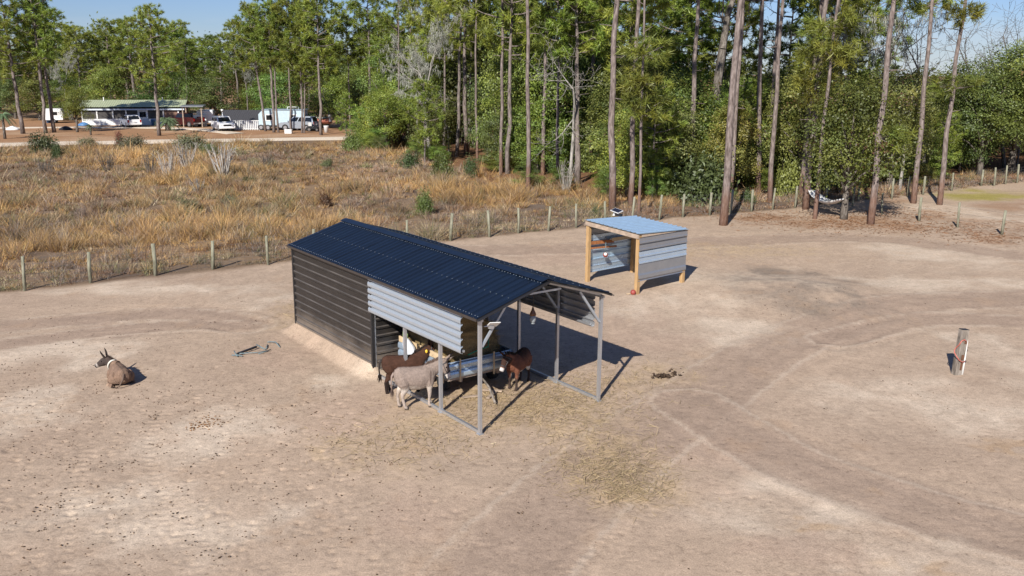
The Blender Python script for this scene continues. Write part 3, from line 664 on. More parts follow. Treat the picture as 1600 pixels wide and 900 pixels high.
def droppings(name, pts, rmin, rmax, seed, col):
    rs = np.random.default_rng(seed); V = []; Fs = []; C = []
    iv = np.array([(0, 0, 1), (.87, 0, .1), (.27, .83, .1), (-.7, .5, .1), (-.7, -.5, .1), (.27, -.83, .1), (0, 0, -.7)]); it = np.array([(0, 1, 2), (0, 2, 3), (0, 3, 4), (0, 4, 5), (0, 5, 1), (6, 2, 1), (6, 3, 2), (6, 4, 3), (6, 5, 4), (6, 1, 5)])
    for k, (x, y, z) in enumerate(pts):
        r = rs.uniform(rmin, rmax); a = rs.uniform(0, 6.28); c, s = math.cos(a), math.sin(a)
        v = iv*r*np.array([rs.uniform(.8, 1.5), rs.uniform(.7, 1), rs.uniform(.5, .9)]); v = np.stack([v[:, 0]*c-v[:, 1]*s, v[:, 0]*s+v[:, 1]*c, v[:, 2]], 1)
        V.append(v+np.array([x, y, z+r*.3])); Fs.append(it+7*k); C.append(np.tile(np.array(col)*rs.uniform(.5, 1.6), (7, 1)))
    return link(name, mesh_np(name, np.concatenate(V), [np.concatenate(Fs)], M['vdung'], np.concatenate(C)))
M['vdung'] = vcol('manure', .9, (30, .3), .2)
rs = np.random.default_rng(3); pts = []
for px, py, sx, sy, n in ((150, 700, 170, 110, 330), (60, 620, 90, 50, 130), (330, 640, 120, 40, 150), (260, 480, 200, 40, 60), (560, 680, 110, 50, 130), (120, 790, 120, 60, 110), (1480, 640, 90, 70, 40), (1260, 470, 70, 25, 40), (420, 760, 150, 80, 70), (330, 520, 160, 20, 50), (700, 760, 200, 80, 40)):
    for _ in range(int(n*1.1)):
        q = gpz(px+rs.normal(0, sx), py+rs.normal(0, sy)); lx, ly = sh_local(q[0], q[1])
        if q[1] < 11.5 or (-.6 < lx < 4.2 and -.2 < ly < 10.3) or q[1] > fence_y(q[0])-.6: continue
        m = rs.integers(1, 4)
        for _k in range(m): pts.append((q[0]+rs.normal(0, .06), q[1]+rs.normal(0, .06), q[2]-.005))
d = droppings('droppings', pts, .010, .027, 5, (.10, .065, .042)); d['kind'] = 'stuff'
pts = []
for px, py, sx, n in ((318, 664, 9, 55), (330, 656, 7, 30), (300, 670, 6, 20)):
    for _ in range(n): q = gpz(px+rs.normal(0, sx), py+rs.normal(0, 3.0)); pts.append((q[0], q[1], q[2]))
tag(droppings('manure_patch', pts, .012, .03, 7, (.19, .10, .045)), 'scattered orange-brown manure crumbs on sand below the resting donkey', 'manure', None, 'stuff')
pts = []
for _ in range(95):
    q = gpz(1036+rs.normal(0, 6.5), 589+rs.normal(0, 1.6)); pts.append((q[0], q[1], q[2]+max(0, rs.normal(.02, .02))))
for _ in range(18):
    q = gpz(1052+rs.normal(0, 6), 583+rs.normal(0, 2.5)); pts.append((q[0], q[1], q[2]))
tag(droppings('manure_pile', pts, .025, .055, 9, (.055, .036, .024)), 'dark heap of fresh manure on straw right of the shelter', 'manure', None, 'stuff')
# loose straw
def straw():
    rs = np.random.default_rng(12); c = []
    for px, py, sx, sy, n in ((955, 735, 46, 24, 1200), (995, 765, 34, 14, 400), (650, 690, 65, 22, 480), (850, 640, 80, 22, 1000), (770, 625, 60, 20, 700), (930, 680, 50, 20, 260), (1010, 588, 45, 14, 260), (560, 690, 50, 20, 160), (1120, 390, 90, 8, 400), (900, 610, 50, 20, 900), (465, 490, 20, 12, 200)):
        q = np.stack([rs.normal(px, sx, n), rs.normal(py, sy, n)], 1)
        for a in q: c.append(gp(*a))
    for _ in range(700): c.append((*sh_world(rs.uniform(.1, 3.6), rs.uniform(.1, 4.6)), 0))
    c = np.array(c); c = c[c[:, 1] > 11.5]; n = len(c); c[:, 2] = gz(c[:, 0], c[:, 1])+.008+rs.exponential(.014, n)
    a = rs.uniform(0, 6.28, n); L = rs.uniform(.05, .15, n)[:, None]; d = np.stack([np.cos(a), np.sin(a), rs.normal(0, .22, n)], 1); s = np.stack([-np.sin(a), np.cos(a), rs.normal(0, .4, n)], 1)*.0038
    V = np.stack([c-d*L-s, c-d*L+s, c+d*L+s, c+d*L-s], 1).reshape(-1, 3)
    col = np.repeat(np.array([.37, .285, .165])*rs.uniform(.65, 1.2, (n, 1)), 4, 0)
    return link('scattered_straw', mesh_np('scattered_straw', V, [np.arange(4*n).reshape(-1, 4)], M['grass'], col))
straw()['kind'] = 'stuff'

# ------------------------------------------------------------------ fences
def post_mesh(r, h, seed):
    b = MB(); rs = random.Random(seed); b.tube([(0, 0, -.15), (rs.uniform(-.01, .01), rs.uniform(-.01, .01), h*.5), (rs.uniform(-.02, .02), rs.uniform(-.02, .02), h)], [r, r*.97, r*.9], 10)
    o = b.build('post', M['post_wood']); me = o.data; bpy.data.objects.remove(o); return me
PM = [post_mesh(.068, 1.3, i) for i in range(4)]
def wires(pts, hs, r, verts=0.):
    V = []; Fq = []
    def seg(a, b):
        a, b = np.array(a), np.array(b); d = (b-a)/np.linalg.norm(b-a); u = np.cross(d, [0.3, 1, .2]); u /= np.linalg.norm(u); v = np.cross(d, u); n = len(V)
        for p in (a, b):
            for k in range(3): V.append(p+r*(u*math.cos(k*2.094)+v*math.sin(k*2.094)))
        for k in range(3): Fq.append((n+k, n+(k+1) % 3, n+3+(k+1) % 3, n+3+k))
    for a, b in zip(pts[:-1], pts[1:]):
        for hh in hs: seg((a[0], a[1], a[2]+hh), (b[0], b[1], b[2]+hh-.0))
        if verts:
            L = math.hypot(b[0]-a[0], b[1]-a[1]); n = int(L/verts)
            for i in range(1, n):
                q = np.array(a)+(np.array(b)-np.array(a))*i/n; seg(q+[0, 0, hs[0]], q+[0, 0, hs[-1]])
    return np.array(V), np.array(Fq)
def fence(pts, label, hs, verts, seed=0):
    rs = random.Random(seed); P = [(x, y, gz1(x, y)) for x, y in pts]; o0 = np.array(P[0])
    t = tag(empty('wire_fence', P[0]), label, 'fence', )
    for i, p in enumerate(P):
        q = link('post', PM[i % 4], t); q.location = Vector(np.array(p)-o0); k_ = rs.uniform(.85, 1.15); q.rotation_euler = (rs.uniform(-.06, .06), rs.uniform(-.08, .05), rs.uniform(0, 6)); q.scale = (k_, k_, rs.uniform(.9, 1.07))
    V, Fq = wires([np.array(p)-o0+np.array([0, .072, 0]) for p in P], hs, .0045, verts); link('wire', mesh_np('wire', V, [Fq], M['wire']), t)
    return t
M['wire'] = simple('dull_fence_wire', (.12, .12, .12), .6, .2)
fence(FENCE[:24], 'long woven wire fence on round timber posts between sand and weedy field', (.1, .25, .4, .58, .76, .95, 1.15), .3, 1)
fence(FENCE[24:], 'wire fence on timber posts behind the leaning bare pines and small lawn', (.1, .25, .4, .58, .76, .95, 1.15), .3, 2)
fence([gp(*p)[:2] for p in ((1332, 323), (1378, 334.5), (1436, 345.5), (1496, 355), (1565, 366.5), (1650, 382))], 'low strand wire fence crossing the pine straw at the right', (.4, .75, 1.1), 0, 3)

# ------------------------------------------------------------------ plants
def unit(v): return v/np.maximum(np.linalg.norm(v, axis=-1, keepdims=True), 1e-9)
def leaf_quads(c, nrm, size, rs, asp=.55):
    n = len(c); t = unit(np.cross(nrm, rs.normal(0, 1, (n, 3)))); b = np.cross(nrm, t); s = size[:, None]
    return np.stack([c-t*s, c-b*s*asp, c+t*s, c+b*s*asp], 1).reshape(-1, 3), np.arange(4*n).reshape(-1, 4)
def oak_mesh(seed, R, H, zb, nclump=150, per=44, base=(.075, .105, .028), leaf=(.05, .10), sig=.30, lob=10, brown=.03):
    rs = np.random.default_rng(seed)
    L = []
    for i in range(lob):
        z = zb+(H-zb)*(.14+.76*(i+.5)/lob); f = math.sin(math.pi*min(1, .2+.75*(z-zb)/(H-zb)))
        a = i*2.4+rs.uniform(-.5, .5); d = R*.62*f*rs.uniform(.5, 1.1); L.append((d*math.cos(a), d*math.sin(a), z, R*rs.uniform(.34, .52)))
    L = np.array(L); k = rs.integers(0, lob, nclump); d = unit(rs.normal(0, 1, (nclump, 3))*np.array([1, 1, .85])+np.array([0, 0, .22]))
    cc = L[k, :3]+d*(L[k, 3]*rs.uniform(.6, 1.08, nclump))[:, None]*np.array([1, 1, .85])
    cc[:, 2] = np.maximum(cc[:, 2], zb)
    cs = rs.uniform(.65, 1.35, nclump)*sig
    q = np.repeat(np.arange(nclump), per); n = len(q)
    P = cc[q]+rs.normal(0, 1, (n, 3))*cs[q][:, None]*np.array([1.15, 1.15, .72]); P[:, 2] = np.maximum(P[:, 2], .05)
    nn = unit(d[q]*.9+np.array([0, 0, .45])+rs.normal(0, .42, (n, 3)))
    V, Fq = leaf_quads(P, nn, rs.uniform(*leaf, n), rs)
    b = np.array(base); cb = rs.uniform(.66, 1.4, nclump)[:, None]; hue = rs.uniform(0, 1, nclump)[:, None]
    ccol = b*cb*(1+hue*np.array([.45, .2, -.15])); br = rs.random(nclump) < brown; ccol[br] = np.array([.16, .10, .045])*rs.uniform(.7, 1.2, (br.sum(), 1))
    col = ccol[q]*rs.uniform(.75, 1.25, (n, 1)); col = np.repeat(col, 4, 0)
    crown = mesh_np('crown', V, [Fq], M['leaves'], col)
    t = MB(); r0 = .035*H*.55+.05; t.tube([(0, 0, -.2), (.02, .0, zb*.5), (.08, .04, H*.3), (.05, .1, H*.6)], [r0*1.3, r0, r0*.7, r0*.35], 8)
    for x, y, z, r in L: t.tube([(.05, .03, max(.2, z*.45)), (x*.45, y*.45, z*.8), (x, y, z)], [r0*.45, r0*.28, r0*.1], 5)
    o = t.build('trunk', M['oak_bark']); tm = o.data; bpy.data.objects.remove(o)
    return tm, crown
def tufts(c, ax, L, rs, per=22, wd=.03, base=(.165, .22, .042)):
    """needle sprays: thin triangles fanning from each point"""
    n = len(c); q = np.repeat(np.arange(n), per); m = len(q)
    d = unit(ax[q]*.55+rs.normal(0, .75, (m, 3))); s = unit(np.cross(d, rs.normal(0, 1, (m, 3))))*(wd*rs.uniform(.7, 1.3, m))[:, None]
    l = (L*rs.uniform(.7, 1.15, m))[:, None]; p = c[q]+rs.normal(0, .05, (m, 3))
    V = np.stack([p-s, p+s, p+d*l], 1).reshape(-1, 3)
    tb = rs.uniform(.6, 1.35, n)[:, None]; th = rs.uniform(0, 1, n)[:, None]
    col = (np.array(base)*tb*(1+th*np.array([.35, .12, -.1])))[q]*rs.uniform(.8, 1.25, (m, 1))
    return V, np.arange(3*m).reshape(-1, 3), np.repeat(col, 3, 0)
def pine_mesh(seed, H, z0, R, limbs=30, L=.42, per=22, r0=.2, red=False, dens=1., wd=.03, snags=5):
    rs = np.random.default_rng(seed); t = MB()
    wob = [(rs.normal(0, .004)*H*math.sin(i*.9), rs.normal(0, .004)*H*math.cos(i*1.3)) for i in range(11)]; wob[0] = (0, 0)
    zs = np.linspace(0, H, 11); zs[0] = -.3
    t.tube([(wob[i][0], wob[i][1], zs[i]) for i in range(11)], [r0*(1.18 if i == 0 else (1-.78*(i/10)**1.15)) for i in range(11)], 10)
    xy = lambda z: np.array([np.interp(z, zs, [v[0] for v in wob]), np.interp(z, zs, [v[1] for v in wob]), z])
    C = []; A = []
    for i in range(limbs):
        f = (i+.5)/limbs; z = z0+(H-z0)*f**.9*.98; a = i*2.4+rs.uniform(-.6, .6); ln = R*(.35+1.0*math.sin(math.pi*min(1, .12+.82*f))**.8)*rs.uniform(.55, 1.1)*(1-.35*f)
        o = xy(z); d = np.array([math.cos(a), math.sin(a), 0.]); up = rs.uniform(.05, .5)*(1 if f > .3 else .4)
        pts = [o+d*ln*s+np.array([0, 0, ln*(up*s+.25*s*s-.12*s)]) for s in (0, .35, .7, 1)]
        rr = .022+.016*ln; t.tube([tuple(p) for p in pts], [rr, rr*.75, rr*.5, rr*.25], 5, 0, False)
        for k in range(max(2, int((3+ln*2.2)*dens))):
            s = rs.uniform(.4, 1.05); p = o+d*ln*s+np.array([0, 0, ln*(up*s+.25*s*s-.12*s)])
            sd = unit(rs.normal(0, 1, 3)*np.array([1, 1, .5])+d*.5); e = p+sd*rs.uniform(.25, .75)*(.5+.2*ln)
            if k < 3: t.tube([tuple(p), tuple(e)], [rr*.35, rr*.15], 4, 0, False)
            for _ in range(2): C.append(e+rs.normal(0, .13, 3)); A.append(unit(sd+np.array([0, 0, .35])))
    for i in range(4): C.append(xy(H)+rs.normal(0, .25, 3)); A.append(np.array([0, 0, 1.]))
    for i in range(snags):
        z = rs.uniform(.35, .95)*z0; a = rs.uniform(0, 6.28); ln = rs.uniform(.3, 1.1); o = xy(z)
        t.tube([tuple(o), tuple(o+np.array([math.cos(a)*ln, math.sin(a)*ln, rs.uniform(-.1, .3)*ln]))], [.028, .012], 4, 0, False)
    V, Fq, col = tufts(np.array(C), np.array(A), L, rs, per, wd)
    o = t.build('trunk', M['pine_bark_red' if red else 'pine_bark']); tm = o.data; bpy.data.objects.remove(o)
    return tm, mesh_np('crown', V, [Fq], M['needles'], col)
def bare_mesh(seed, H, r0, mossy=0, mat='pale_wood', spread=.55, lv=5, z0=.35):
    rs = np.random.default_rng(seed); V = []; Fq = []; tips = []
    def seg(a, b, ra, rb):
        d = unit(b-a); u = unit(np.cross(d, [.31, .2, .93] if abs(d[2]) < .9 else [1, .1, 0])); v = np.cross(d, u); n = len(V); k_ = 6 if ra > .05 else 3
        for p, r in ((a, max(ra, .009)), (b, max(rb, .008))):
            for k in range(k_): V.append(p+r*(u*math.cos(k*2*math.pi/k_)+v*math.sin(k*2*math.pi/k_)))
        for k in range(k_): Fq.append((n+k, n+(k+1) % k_, n+k_+(k+1) % k_, n+k_+k))
    def grow(p, d, L, r, lev):
        m = 3
        for i in range(m):
            d = unit(d+rs.normal(0, .16, 3)+np.array([0, 0, .05])); e = p+d*L/m; r2 = r*.86; seg(p, e, r, r2); p, r = e, r2
            if lev > 0 and (i > 0 or lev < lv) and rs.random() < .95:
                s = unit(d*.55+rs.normal(0, spread+.2, 3)+np.array([0, 0, .15])); grow(p, s, L*rs.uniform(.45, .72), r*.6, lev-1)
            tips.append(p)
        if lev > 0: grow(p, unit(d+rs.normal(0, .35, 3)), L*.7, r*.8, lev-1)
    a = np.zeros(3); b = np.array([rs.normal(0, .03)*H, rs.normal(0, .03)*H, H*z0]); seg(a-[0, 0, .2], b, r0*1.15, r0*.85)
    grow(b, np.array([rs.normal(0, .1), rs.normal(0, .1), 1.]), H*(1-z0)*.52, r0*.8, lv-1)
    tm = mesh_np('trunk', np.array(V), [np.array(Fq)[[len(set(f)) == 4 for f in Fq]]], M[mat])
    ms = None
    if mossy:
        T = np.array(tips); c = T[rs.integers(0, len(T), mossy)]; n = len(c)*9; q = np.repeat(np.arange(len(c)), 9)
        p = c[q]+rs.normal(0, .09, (n, 3)); s = unit(rs.normal(0, 1, (n, 3))*np.array([1, 1, .1]))*.018; l = rs.uniform(.10, .32, n)[:, None]
        Vm = np.stack([p-s, p+s, p+np.array([0, 0, -1.])*l+rs.normal(0, .05, (n, 3))], 1).reshape(-1, 3)
        ms = mesh_np('moss', Vm, [np.arange(3*n).reshape(-1, 3)], M['moss'], np.repeat(np.array([.27, .275, .235])*rs.uniform(.6, 1.25, (n, 1)), 3, 0))
    return tm, ms
def bush_mesh(seed, base, n=2600, leaf=(.028, .055), stems=True, tall=1.):
    rs = np.random.default_rng(seed); k = 26; d = unit(rs.normal(0, 1, (k, 3))); d[:, 2] = np.abs(d[:, 2]); cc = d*rs.uniform(.35, .9, (k, 1))*np.array([.75, .75, .8*tall])+np.array([0, 0, .12])
    q = rs.integers(0, k, n); P = cc[q]+rs.normal(0, .15, (n, 3)); P[:, 2] = np.abs(P[:, 2]); V, Fq = leaf_quads(P, unit(d[q]+rs.normal(0, .7, (n, 3))), rs.uniform(*leaf, n), rs)
    col = np.repeat((np.array(base)*rs.uniform(.6, 1.4, (k, 1)))[q]*rs.uniform(.75, 1.25, (n, 1)), 4, 0)
    t = MB(); [t.tube([(0, 0, -.05), tuple(c*.6), tuple(c)], [.02, .014, .006], 4, 0, False) for c in cc[:12]]
    o = t.build('stems', M['oak_bark']); sm = o.data; bpy.data.objects.remove(o); return sm, mesh_np('foliage', V, [Fq], M['leaves'], col)
def stalks_mesh(seed, n=60, spread=.5, mat='pale_wood', r=.012, heads=0):
    rs = np.random.default_rng(seed); t = MB()
    for i in range(n):
        a = rs.uniform(0, 6.28); b = rs.uniform(0, .18); l = rs.uniform(.55, 1.); tl = rs.uniform(.05, spread)
        p0 = np.array([b*math.cos(a), b*math.sin(a), -.03]); p2 = p0+np.array([math.cos(a)*tl*l, math.sin(a)*tl*l, l]); p1 = (p0+p2)/2+rs.normal(0, .03, 3)
        t.tube([tuple(p0), tuple(p1), tuple(p2)], [r, r*.8, r*.4], 3, 0, False)
        for _ in range(2): e = p1+(p2-p1)*rs.uniform(.1, .9); t.tube([tuple(e), tuple(e+rs.normal(0, .10, 3)+np.array([0, 0, .12]))], [r*.5, r*.25], 3, 0, False)
    o = t.build('stalks', M[mat]); m = o.data; bpy.data.objects.remove(o); return m

OAK = [oak_mesh(100+i, 2.6+.25*(i % 3), 7.5, .25+.35*(i % 2), nclump=200, per=64, base=[(.118, .178, .040), (.15, .195, .042), (.098, .16, .043), (.15, .178, .05), (.122, .16, .055), (.125, .19, .040)][i], brown=[.01, .02, .0, .04, .01, .01][i]) for i in range(6)]
CANOPY_OAK = [oak_mesh(140+i, 4.6, 10, 2.6, nclump=330, per=62, base=[(.112, .158, .045), (.132, .172, .05)][i], leaf=(.06, .115), sig=.42, lob=14) for i in range(2)]
PINE = [pine_mesh(200+i, 17, [6.5, 8, 9][i], [3.3, 2.9, 2.6][i], limbs=[40, 36, 32][i], r0=.2, L=.48, per=22, wd=.034) for i in range(3)]
TALL = [pine_mesh(220+i, 24, 15.5, 2.3, limbs=20, r0=.2, L=.45, per=22, red=True, snags=7) for i in range(3)]
YOUNG = [pine_mesh(240+i, 7, 1.6, 1.6, limbs=26, r0=.08, L=.36, per=18, snags=1) for i in range(2)]
BARE = [bare_mesh(260+i, 10, .13, mossy=[0, 420, 220, 0][i], mat=['pale_wood', 'pale_wood', 'oak_bark', 'oak_bark'][i]) for i in range(4)]
def tree(name, meshes, loc, s=1., rz=0., label='', cat='tree', group=None, lean=None, sz=None, tr=1., parts=('trunk', 'crown')):
    z = gz1(loc[0], loc[1])
    r = tag(empty(name, (loc[0], loc[1], z)), label, cat, group)
    if lean is not None: r.rotation_mode = 'QUATERNION'; r.rotation_quaternion = Vector(lean).to_track_quat('Z', 'Y') @ Quaternion((0, 0, 1), rz)
    else: r.rotation_euler = (0, 0, rz)
    r.scale = (s, s, sz or s)
    for n, m in zip(parts, meshes):
        if m is None: continue
        o = link(n, m, r)
        if n == 'trunk': o.scale = (tr, tr, 1)
    return r
def spray(root, z, n, rs, spread=1.1):
    """a low living branch with needle tufts on one trunk"""
    C = []; A = []; t = MB()
    for i in range(n):
        a = rs.uniform(0, 6.28); l = rs.uniform(.5, 1)*spread; e = np.array([math.cos(a)*l, math.sin(a)*l, z+rs.normal(0, .28)]); t.tube([(0, 0, z-.2), tuple(e)], [.02, .01], 4, 0, False)
        for _ in range(4): C.append(e+rs.normal(0, .2, 3)); A.append(unit(e-np.array([0, 0, z-.4])))
    V, Fq, col = tufts(np.array(C), np.array(A), .5, rs, 24, .026, (.15, .18, .036))
    b = t.build('branch', M['pine_bark'], root); link('needle_spray', mesh_np('needle_spray', V, [Fq], M['needles'], col), b)
R_ = np.random.default_rng(77)
CLEAR = []
# ---- trunks one can tell apart: (base px, base py, top px at the picture's upper edge, trunk radius, label, sprays)
FORE = [
 (957, 330, 963, .205, 'thick straight pine rising directly behind the tin shed', ()),
 (985, 324, 998, .165, 'grey pine just right of the thick pine behind the tin shed', (7.0, 8.5)),
 (998, 334, 1007, .085, 'slim reddish pine, rightmost of three behind the tin shed', (6.0, 7.6, 9.2)),
 (1084, 300, 1089, .19, 'straight pine whose foot hides behind the oak right of the shed', ()),
 (1130, 352, 1157, .20, 'tall leaning pine with red foot standing on sand, right of tin shed', ()),
 (1140, 315, 1162, .13, 'thin pine close behind the tall red-footed leaning pine', ()),
 (921, 262, 928, .21, 'stout grey pine standing in the trees left of the shed pines', ()),
 (1184, 305, 1191, .17, 'dark straight pine left of the slim pale fence-side pine', ()),
 (1203, 316, 1222, .155, 'slim pale pine on the fence line left of the hammock pair', ()),
 (1203, 290, 1216, .15, 'shaded pine hidden behind the slim pale fence-side pine', ()),
 (1251, 307, 1284, .18, 'dark left trunk of the crossing pine pair by the hammock', (9.5,)),
 (1259, 327, 1292, .19, 'red-footed right trunk of the crossing pine pair holding the hammock', (7.2, 8.4, 9.6, 11)),
 (1273, 342, 1310, .11, 'thin young pine in front of the hammock', (8.5, 10.)),
 (1360, 350, 1397, .18, 'leaning red-footed pine with a low green tuft, right of the hammock', (4.9, 12.4)),
 (1427, 318, 1459, .165, 'bare-stemmed leaning pine, left one of the far right pair', (12.2,)),
 (1468, 320, 1507, .16, 'bare-stemmed leaning pine with mid-height tuft, right of the far right pair', (7.9, 12.4)),
 (728, 241, 726, .21, 'thick pine at the wood edge behind the long shelter roof', ()),
 (735, 228, 735, .15, 'pine half hidden behind the thick wood-edge pine', ()),
 (746, 252, 743, .11, 'slim short pine right beside the thick wood-edge pine', ()),
 (783, 270, 785, .14, 'straight slim pine midway along the wood edge', ()),
 (825, 297, 825, .155, 'foremost slim straight pine of the wood edge left of tin shed', ()),
 (848, 273, 855, .16, 'slightly leaning pine right of the foremost slim edge pine', ()),
 (703, 215, 701, .18, 'pine standing in shade behind the grey mossy tree', ()),
 (638, 222, 641, .11, 'thin pine at the field corner left of the grey mossy tree', ()),
 (623, 224, 623, .08, 'very thin stem left of the thin field-corner pine', ()),
]
for i, (px, py, tx, r, lab, sp) in enumerate(FORE):
    b = gp(px, py); e = at(tx, 0, b[1]); d = Vector(e-b).normalized(); far = b[1] > 72
    k = tree('pine_tree', TALL[i % 3], b, 1., R_.uniform(0, 6.28), lab, 'pine', 'tall pines along the wood edge', d, R_.uniform(.9, 1.08), r/.2)
    if r > .1: CLEAR.append((b[0], b[1]))
    for z in sp: spray(k, z, 11, np.random.default_rng(i*31+int(z*10)), 1.15)
# left-hand yard pines with crowns in view
for i, (px, py, tx, ty, r, sc, mi, lab) in enumerate([
 (36, 209, 15, 80, .24, .95, 0, 'thick pine at the far left of the yard'), (72, 208, 51, 13, .21, 1.0, 1, 'tall pine left of the round tree in the yard'), (85, 207, 67, 88, .22, .9, 2, 'pine just right of the tall yard pine by the round tree'),
 (249, 212, 237, 67, .22, .86, 0, 'broad pine standing in front of the green-roofed house'), (415, 205, 402, 112, .17, .9, 1, 'pine in front of the blue cabin left corner'), (428, 207, 418, 0, .18, .98, 2, 'tall pine crossing the first window of the blue cabin'),
 (435, 207, 430, 130, .13, .85, 2, 'short slim pine beside the first blue cabin window'), (455, 208, 449, 40, .13, .92, 1, 'slim pine before the middle of the blue cabin'), (472, 208, 470, 100, .12, .95, 2, 'left slim pine of the close pair before the blue cabin'),
 (475.5, 208, 476, 100, .10, .9, 0, 'right slim pine of the close pair before the blue cabin'), (502, 211, 496, 48, .19, .95, 1, 'stout pine right of the blue cabin and boat'), (548, 206, 543, 80, .11, .9, 2, 'slim pine at the road end of the field'), (579, 206, 576, 60, .2, .97, 1, 'pine standing clear at the corner of wood and road')]):
    b = gp(px, py); e = at(tx, ty, b[1]); d = Vector(e-b).normalized()
    tree('pine_tree', PINE[mi], b, sc, R_.uniform(0, 6.28), lab, 'pine', 'yard pines by the road', d, None, r/.2/sc)
# bare, mossy and odd trees
for px, py, sc, mi, rz, lab, kind in [
 (673, 247, 1.12, 1, .3, 'grey leafless tree hung with moss at the field edge', 'bare_tree'), (702, 241, .62, 0, 1.2, 'small whitish leafless tree right of the mossy grey tree', 'bare_tree'), (655, 232, .95, 1, 2.2, 'pale mossy leafless tree left behind the grey mossy one', 'bare_tree'),
 (890, 285, 1.0, 0, 3., 'white leafless tree between the slim edge pines and tin shed', 'bare_tree'), (682, 225, 1.5, 2, 4., 'tall leafless tree above the grey mossy tree', 'bare_tree'), (1405, 300, .8, 0, 2., 'pale dead stem among bushes left of the leaning pine pair', 'bare_tree'),
 (1300, 290, 1.25, 2, 1., 'leafless greyish tree behind the hammock oak', 'bare_tree'), (1345, 280, 1.3, 2, 5., 'leafless twiggy tree between hammock oak and leaning pines', 'bare_tree'), (1520, 272, 1.15, 3, 2., 'twiggy leafless tree showing above the oaks at right', 'bare_tree'), (1570, 262, 1.25, 3, .4, 'spreading leafless tree against the sky at far right', 'bare_tree'), (1445, 285, 1.2, 3, 1.4, 'leafless crown against the sky between the leaning pines', 'bare_tree'),
 (388, 190, .9, 2, 1., 'grey mossy leafless tree behind the dark-roofed shed', 'bare_tree'), (110, 188, .9, 1, 2., 'grey mossy tree left of the green-roofed house', 'bare_tree'), (515, 200, .7, 0, 2., 'small leafless tree right of the boat', 'bare_tree')]:
    tree(kind, BARE[mi], gp(px, py), sc, rz, lab, 'tree', None, parts=('trunk', 'moss'))
b = gp(1110, 300); e = at(1172, 45, b[1])
hv = bare_mesh(301, 17, .34, 0, 'oak_bark', .7, 5, .55); tree('old_oak', (hv[0], None), gp(1098, 292), 1., 2., 'heavy crooked dead oak limbs rising behind the leaning pine', 'tree', None, Vector((.16, 0, 1)).normalized())
b = gp(1318, 342.5); HOAK = oak_mesh(155, 3.1, 7.6, 1.5, nclump=300, per=62, base=(.115, .168, .045), sig=.36, lob=14); tree('oak_tree', HOAK, b, .95, 1., 'bushy oak with short pale trunk beside the hammock', 'oak', None, sz=1.)
for px, py, s, sz, mi, lab in [(1250, 302, .75, .8, 1, 'dense oak thicket behind the crossing pine pair'), (1388, 298, .8, .8, 1, 'spreading oak behind the leaning tufted pine'), (1578, 272, 1.15, .98, 0, 'big dark oak overhanging the lawn at right edge'), (1530, 276, .9, .86, 1, 'rounded oak left of the big dark right edge oak'), (1640, 280, 1.2, 1.0, 1, 'huge oak cut by the right picture edge')]:
    tree('oak_tree', CANOPY_OAK[mi], gp(px, py), s, R_.uniform(0, 6), lab, 'oak', None, sz=sz)
tree('round_tree', oak_mesh(150, 2.6, 7.5, 1.6, nclump=200, per=60, base=(.15, .17, .04), brown=0), gp(121, 206.5), .74, 1., 'small round bright green tree left of the green-roofed house', 'tree', None, sz=.74)
# ---- the mass of woodland trees, each a thing
def column(px):
    for lim, s in ((128, 'left of the green-roofed house'), (235, 'behind the left part of the green-roofed house'), (320, 'behind the right end of the green-roofed house'), (405, 'behind the dark-roofed shed'), (505, 'behind the blue cabin'), (600, 'at the road end of the weedy field'), (690, 'around the grey mossy tree'), (770, 'behind the thick wood-edge pine'), (860, 'around the foremost slim edge pine'), (950, 'left behind the tin shed'), (1040, 'right behind the tin shed'), (1130, 'between tin shed and leaning pine'), (1230, 'behind the leaning red-footed pine'), (1330, 'behind the hammock'), (1420, 'behind the tufted leaning pine'), (1500, 'behind the far right pine pair'), (9999, 'beyond the lawn at the right edge')):
        if px < lim: return s
def proj(p):
    X, Y, Z = p[0], p[1], p[2]-CAMH; c, s = math.cos(PITCH), math.sin(PITCH); d = Y*c-Z*s; u = Y*s+Z*c
    return 800+F*X/d, 450-F*u/d
ROWS = ['at the wood edge', 'just inside the wood', 'deeper in the wood', 'in the back of the wood']
def plant(kind, x, y, s, sz, row, mi, tr=1.):
    if kind != 'pine':
        Rr = s*{'oak': 4.4, 'holly': 2.5, 'young': 1.3}[kind]
        for _ in range(2):
            for tx_, ty_ in CLEAR:
                if y-Rr*.7 < ty_ and abs(x/y*ty_-tx_) < Rr*.72*ty_/y: k_ = (ty_+Rr*.8+.2)/y; x, y = x*k_, y*k_
    px = proj((x, y, 0))[0]
    if px < -120 or px > 1720: return
    c = column(px); g = {'oak': 'woodland oaks ', 'pine': 'woodland pines ', 'young': 'young woodland pines ', 'holly': 'understory trees '}[kind]+c
    lab = {'oak': 'leafy oak ', 'pine': 'tall pine ', 'young': 'small young pine ', 'holly': 'low dense evergreen '}[kind]+ROWS[row]+' '+c
    ms = {'oak': CANOPY_OAK, 'pine': PINE, 'young': YOUNG, 'holly': OAK}[kind]; m = ms[mi % len(ms)]
    tree({'oak': 'oak_tree', 'pine': 'pine_tree', 'young': 'young_pine', 'holly': 'evergreen_tree'}[kind], m, (x, y), s, R_.uniform(0, 6.28), lab, 'tree', g, None if kind != 'pine' else Vector((R_.normal(0, .025), R_.normal(0, .025), 1)).normalized(), sz, tr)
EP = [np.array(p) for p in EDGE]+[np.array([60., 72]), np.array([80., 78])]
seg_l = [np.hypot(*(b-a)) for a, b in zip(EP[:-1], EP[1:])]; cum = np.concatenate([[0], np.cumsum(seg_l)])
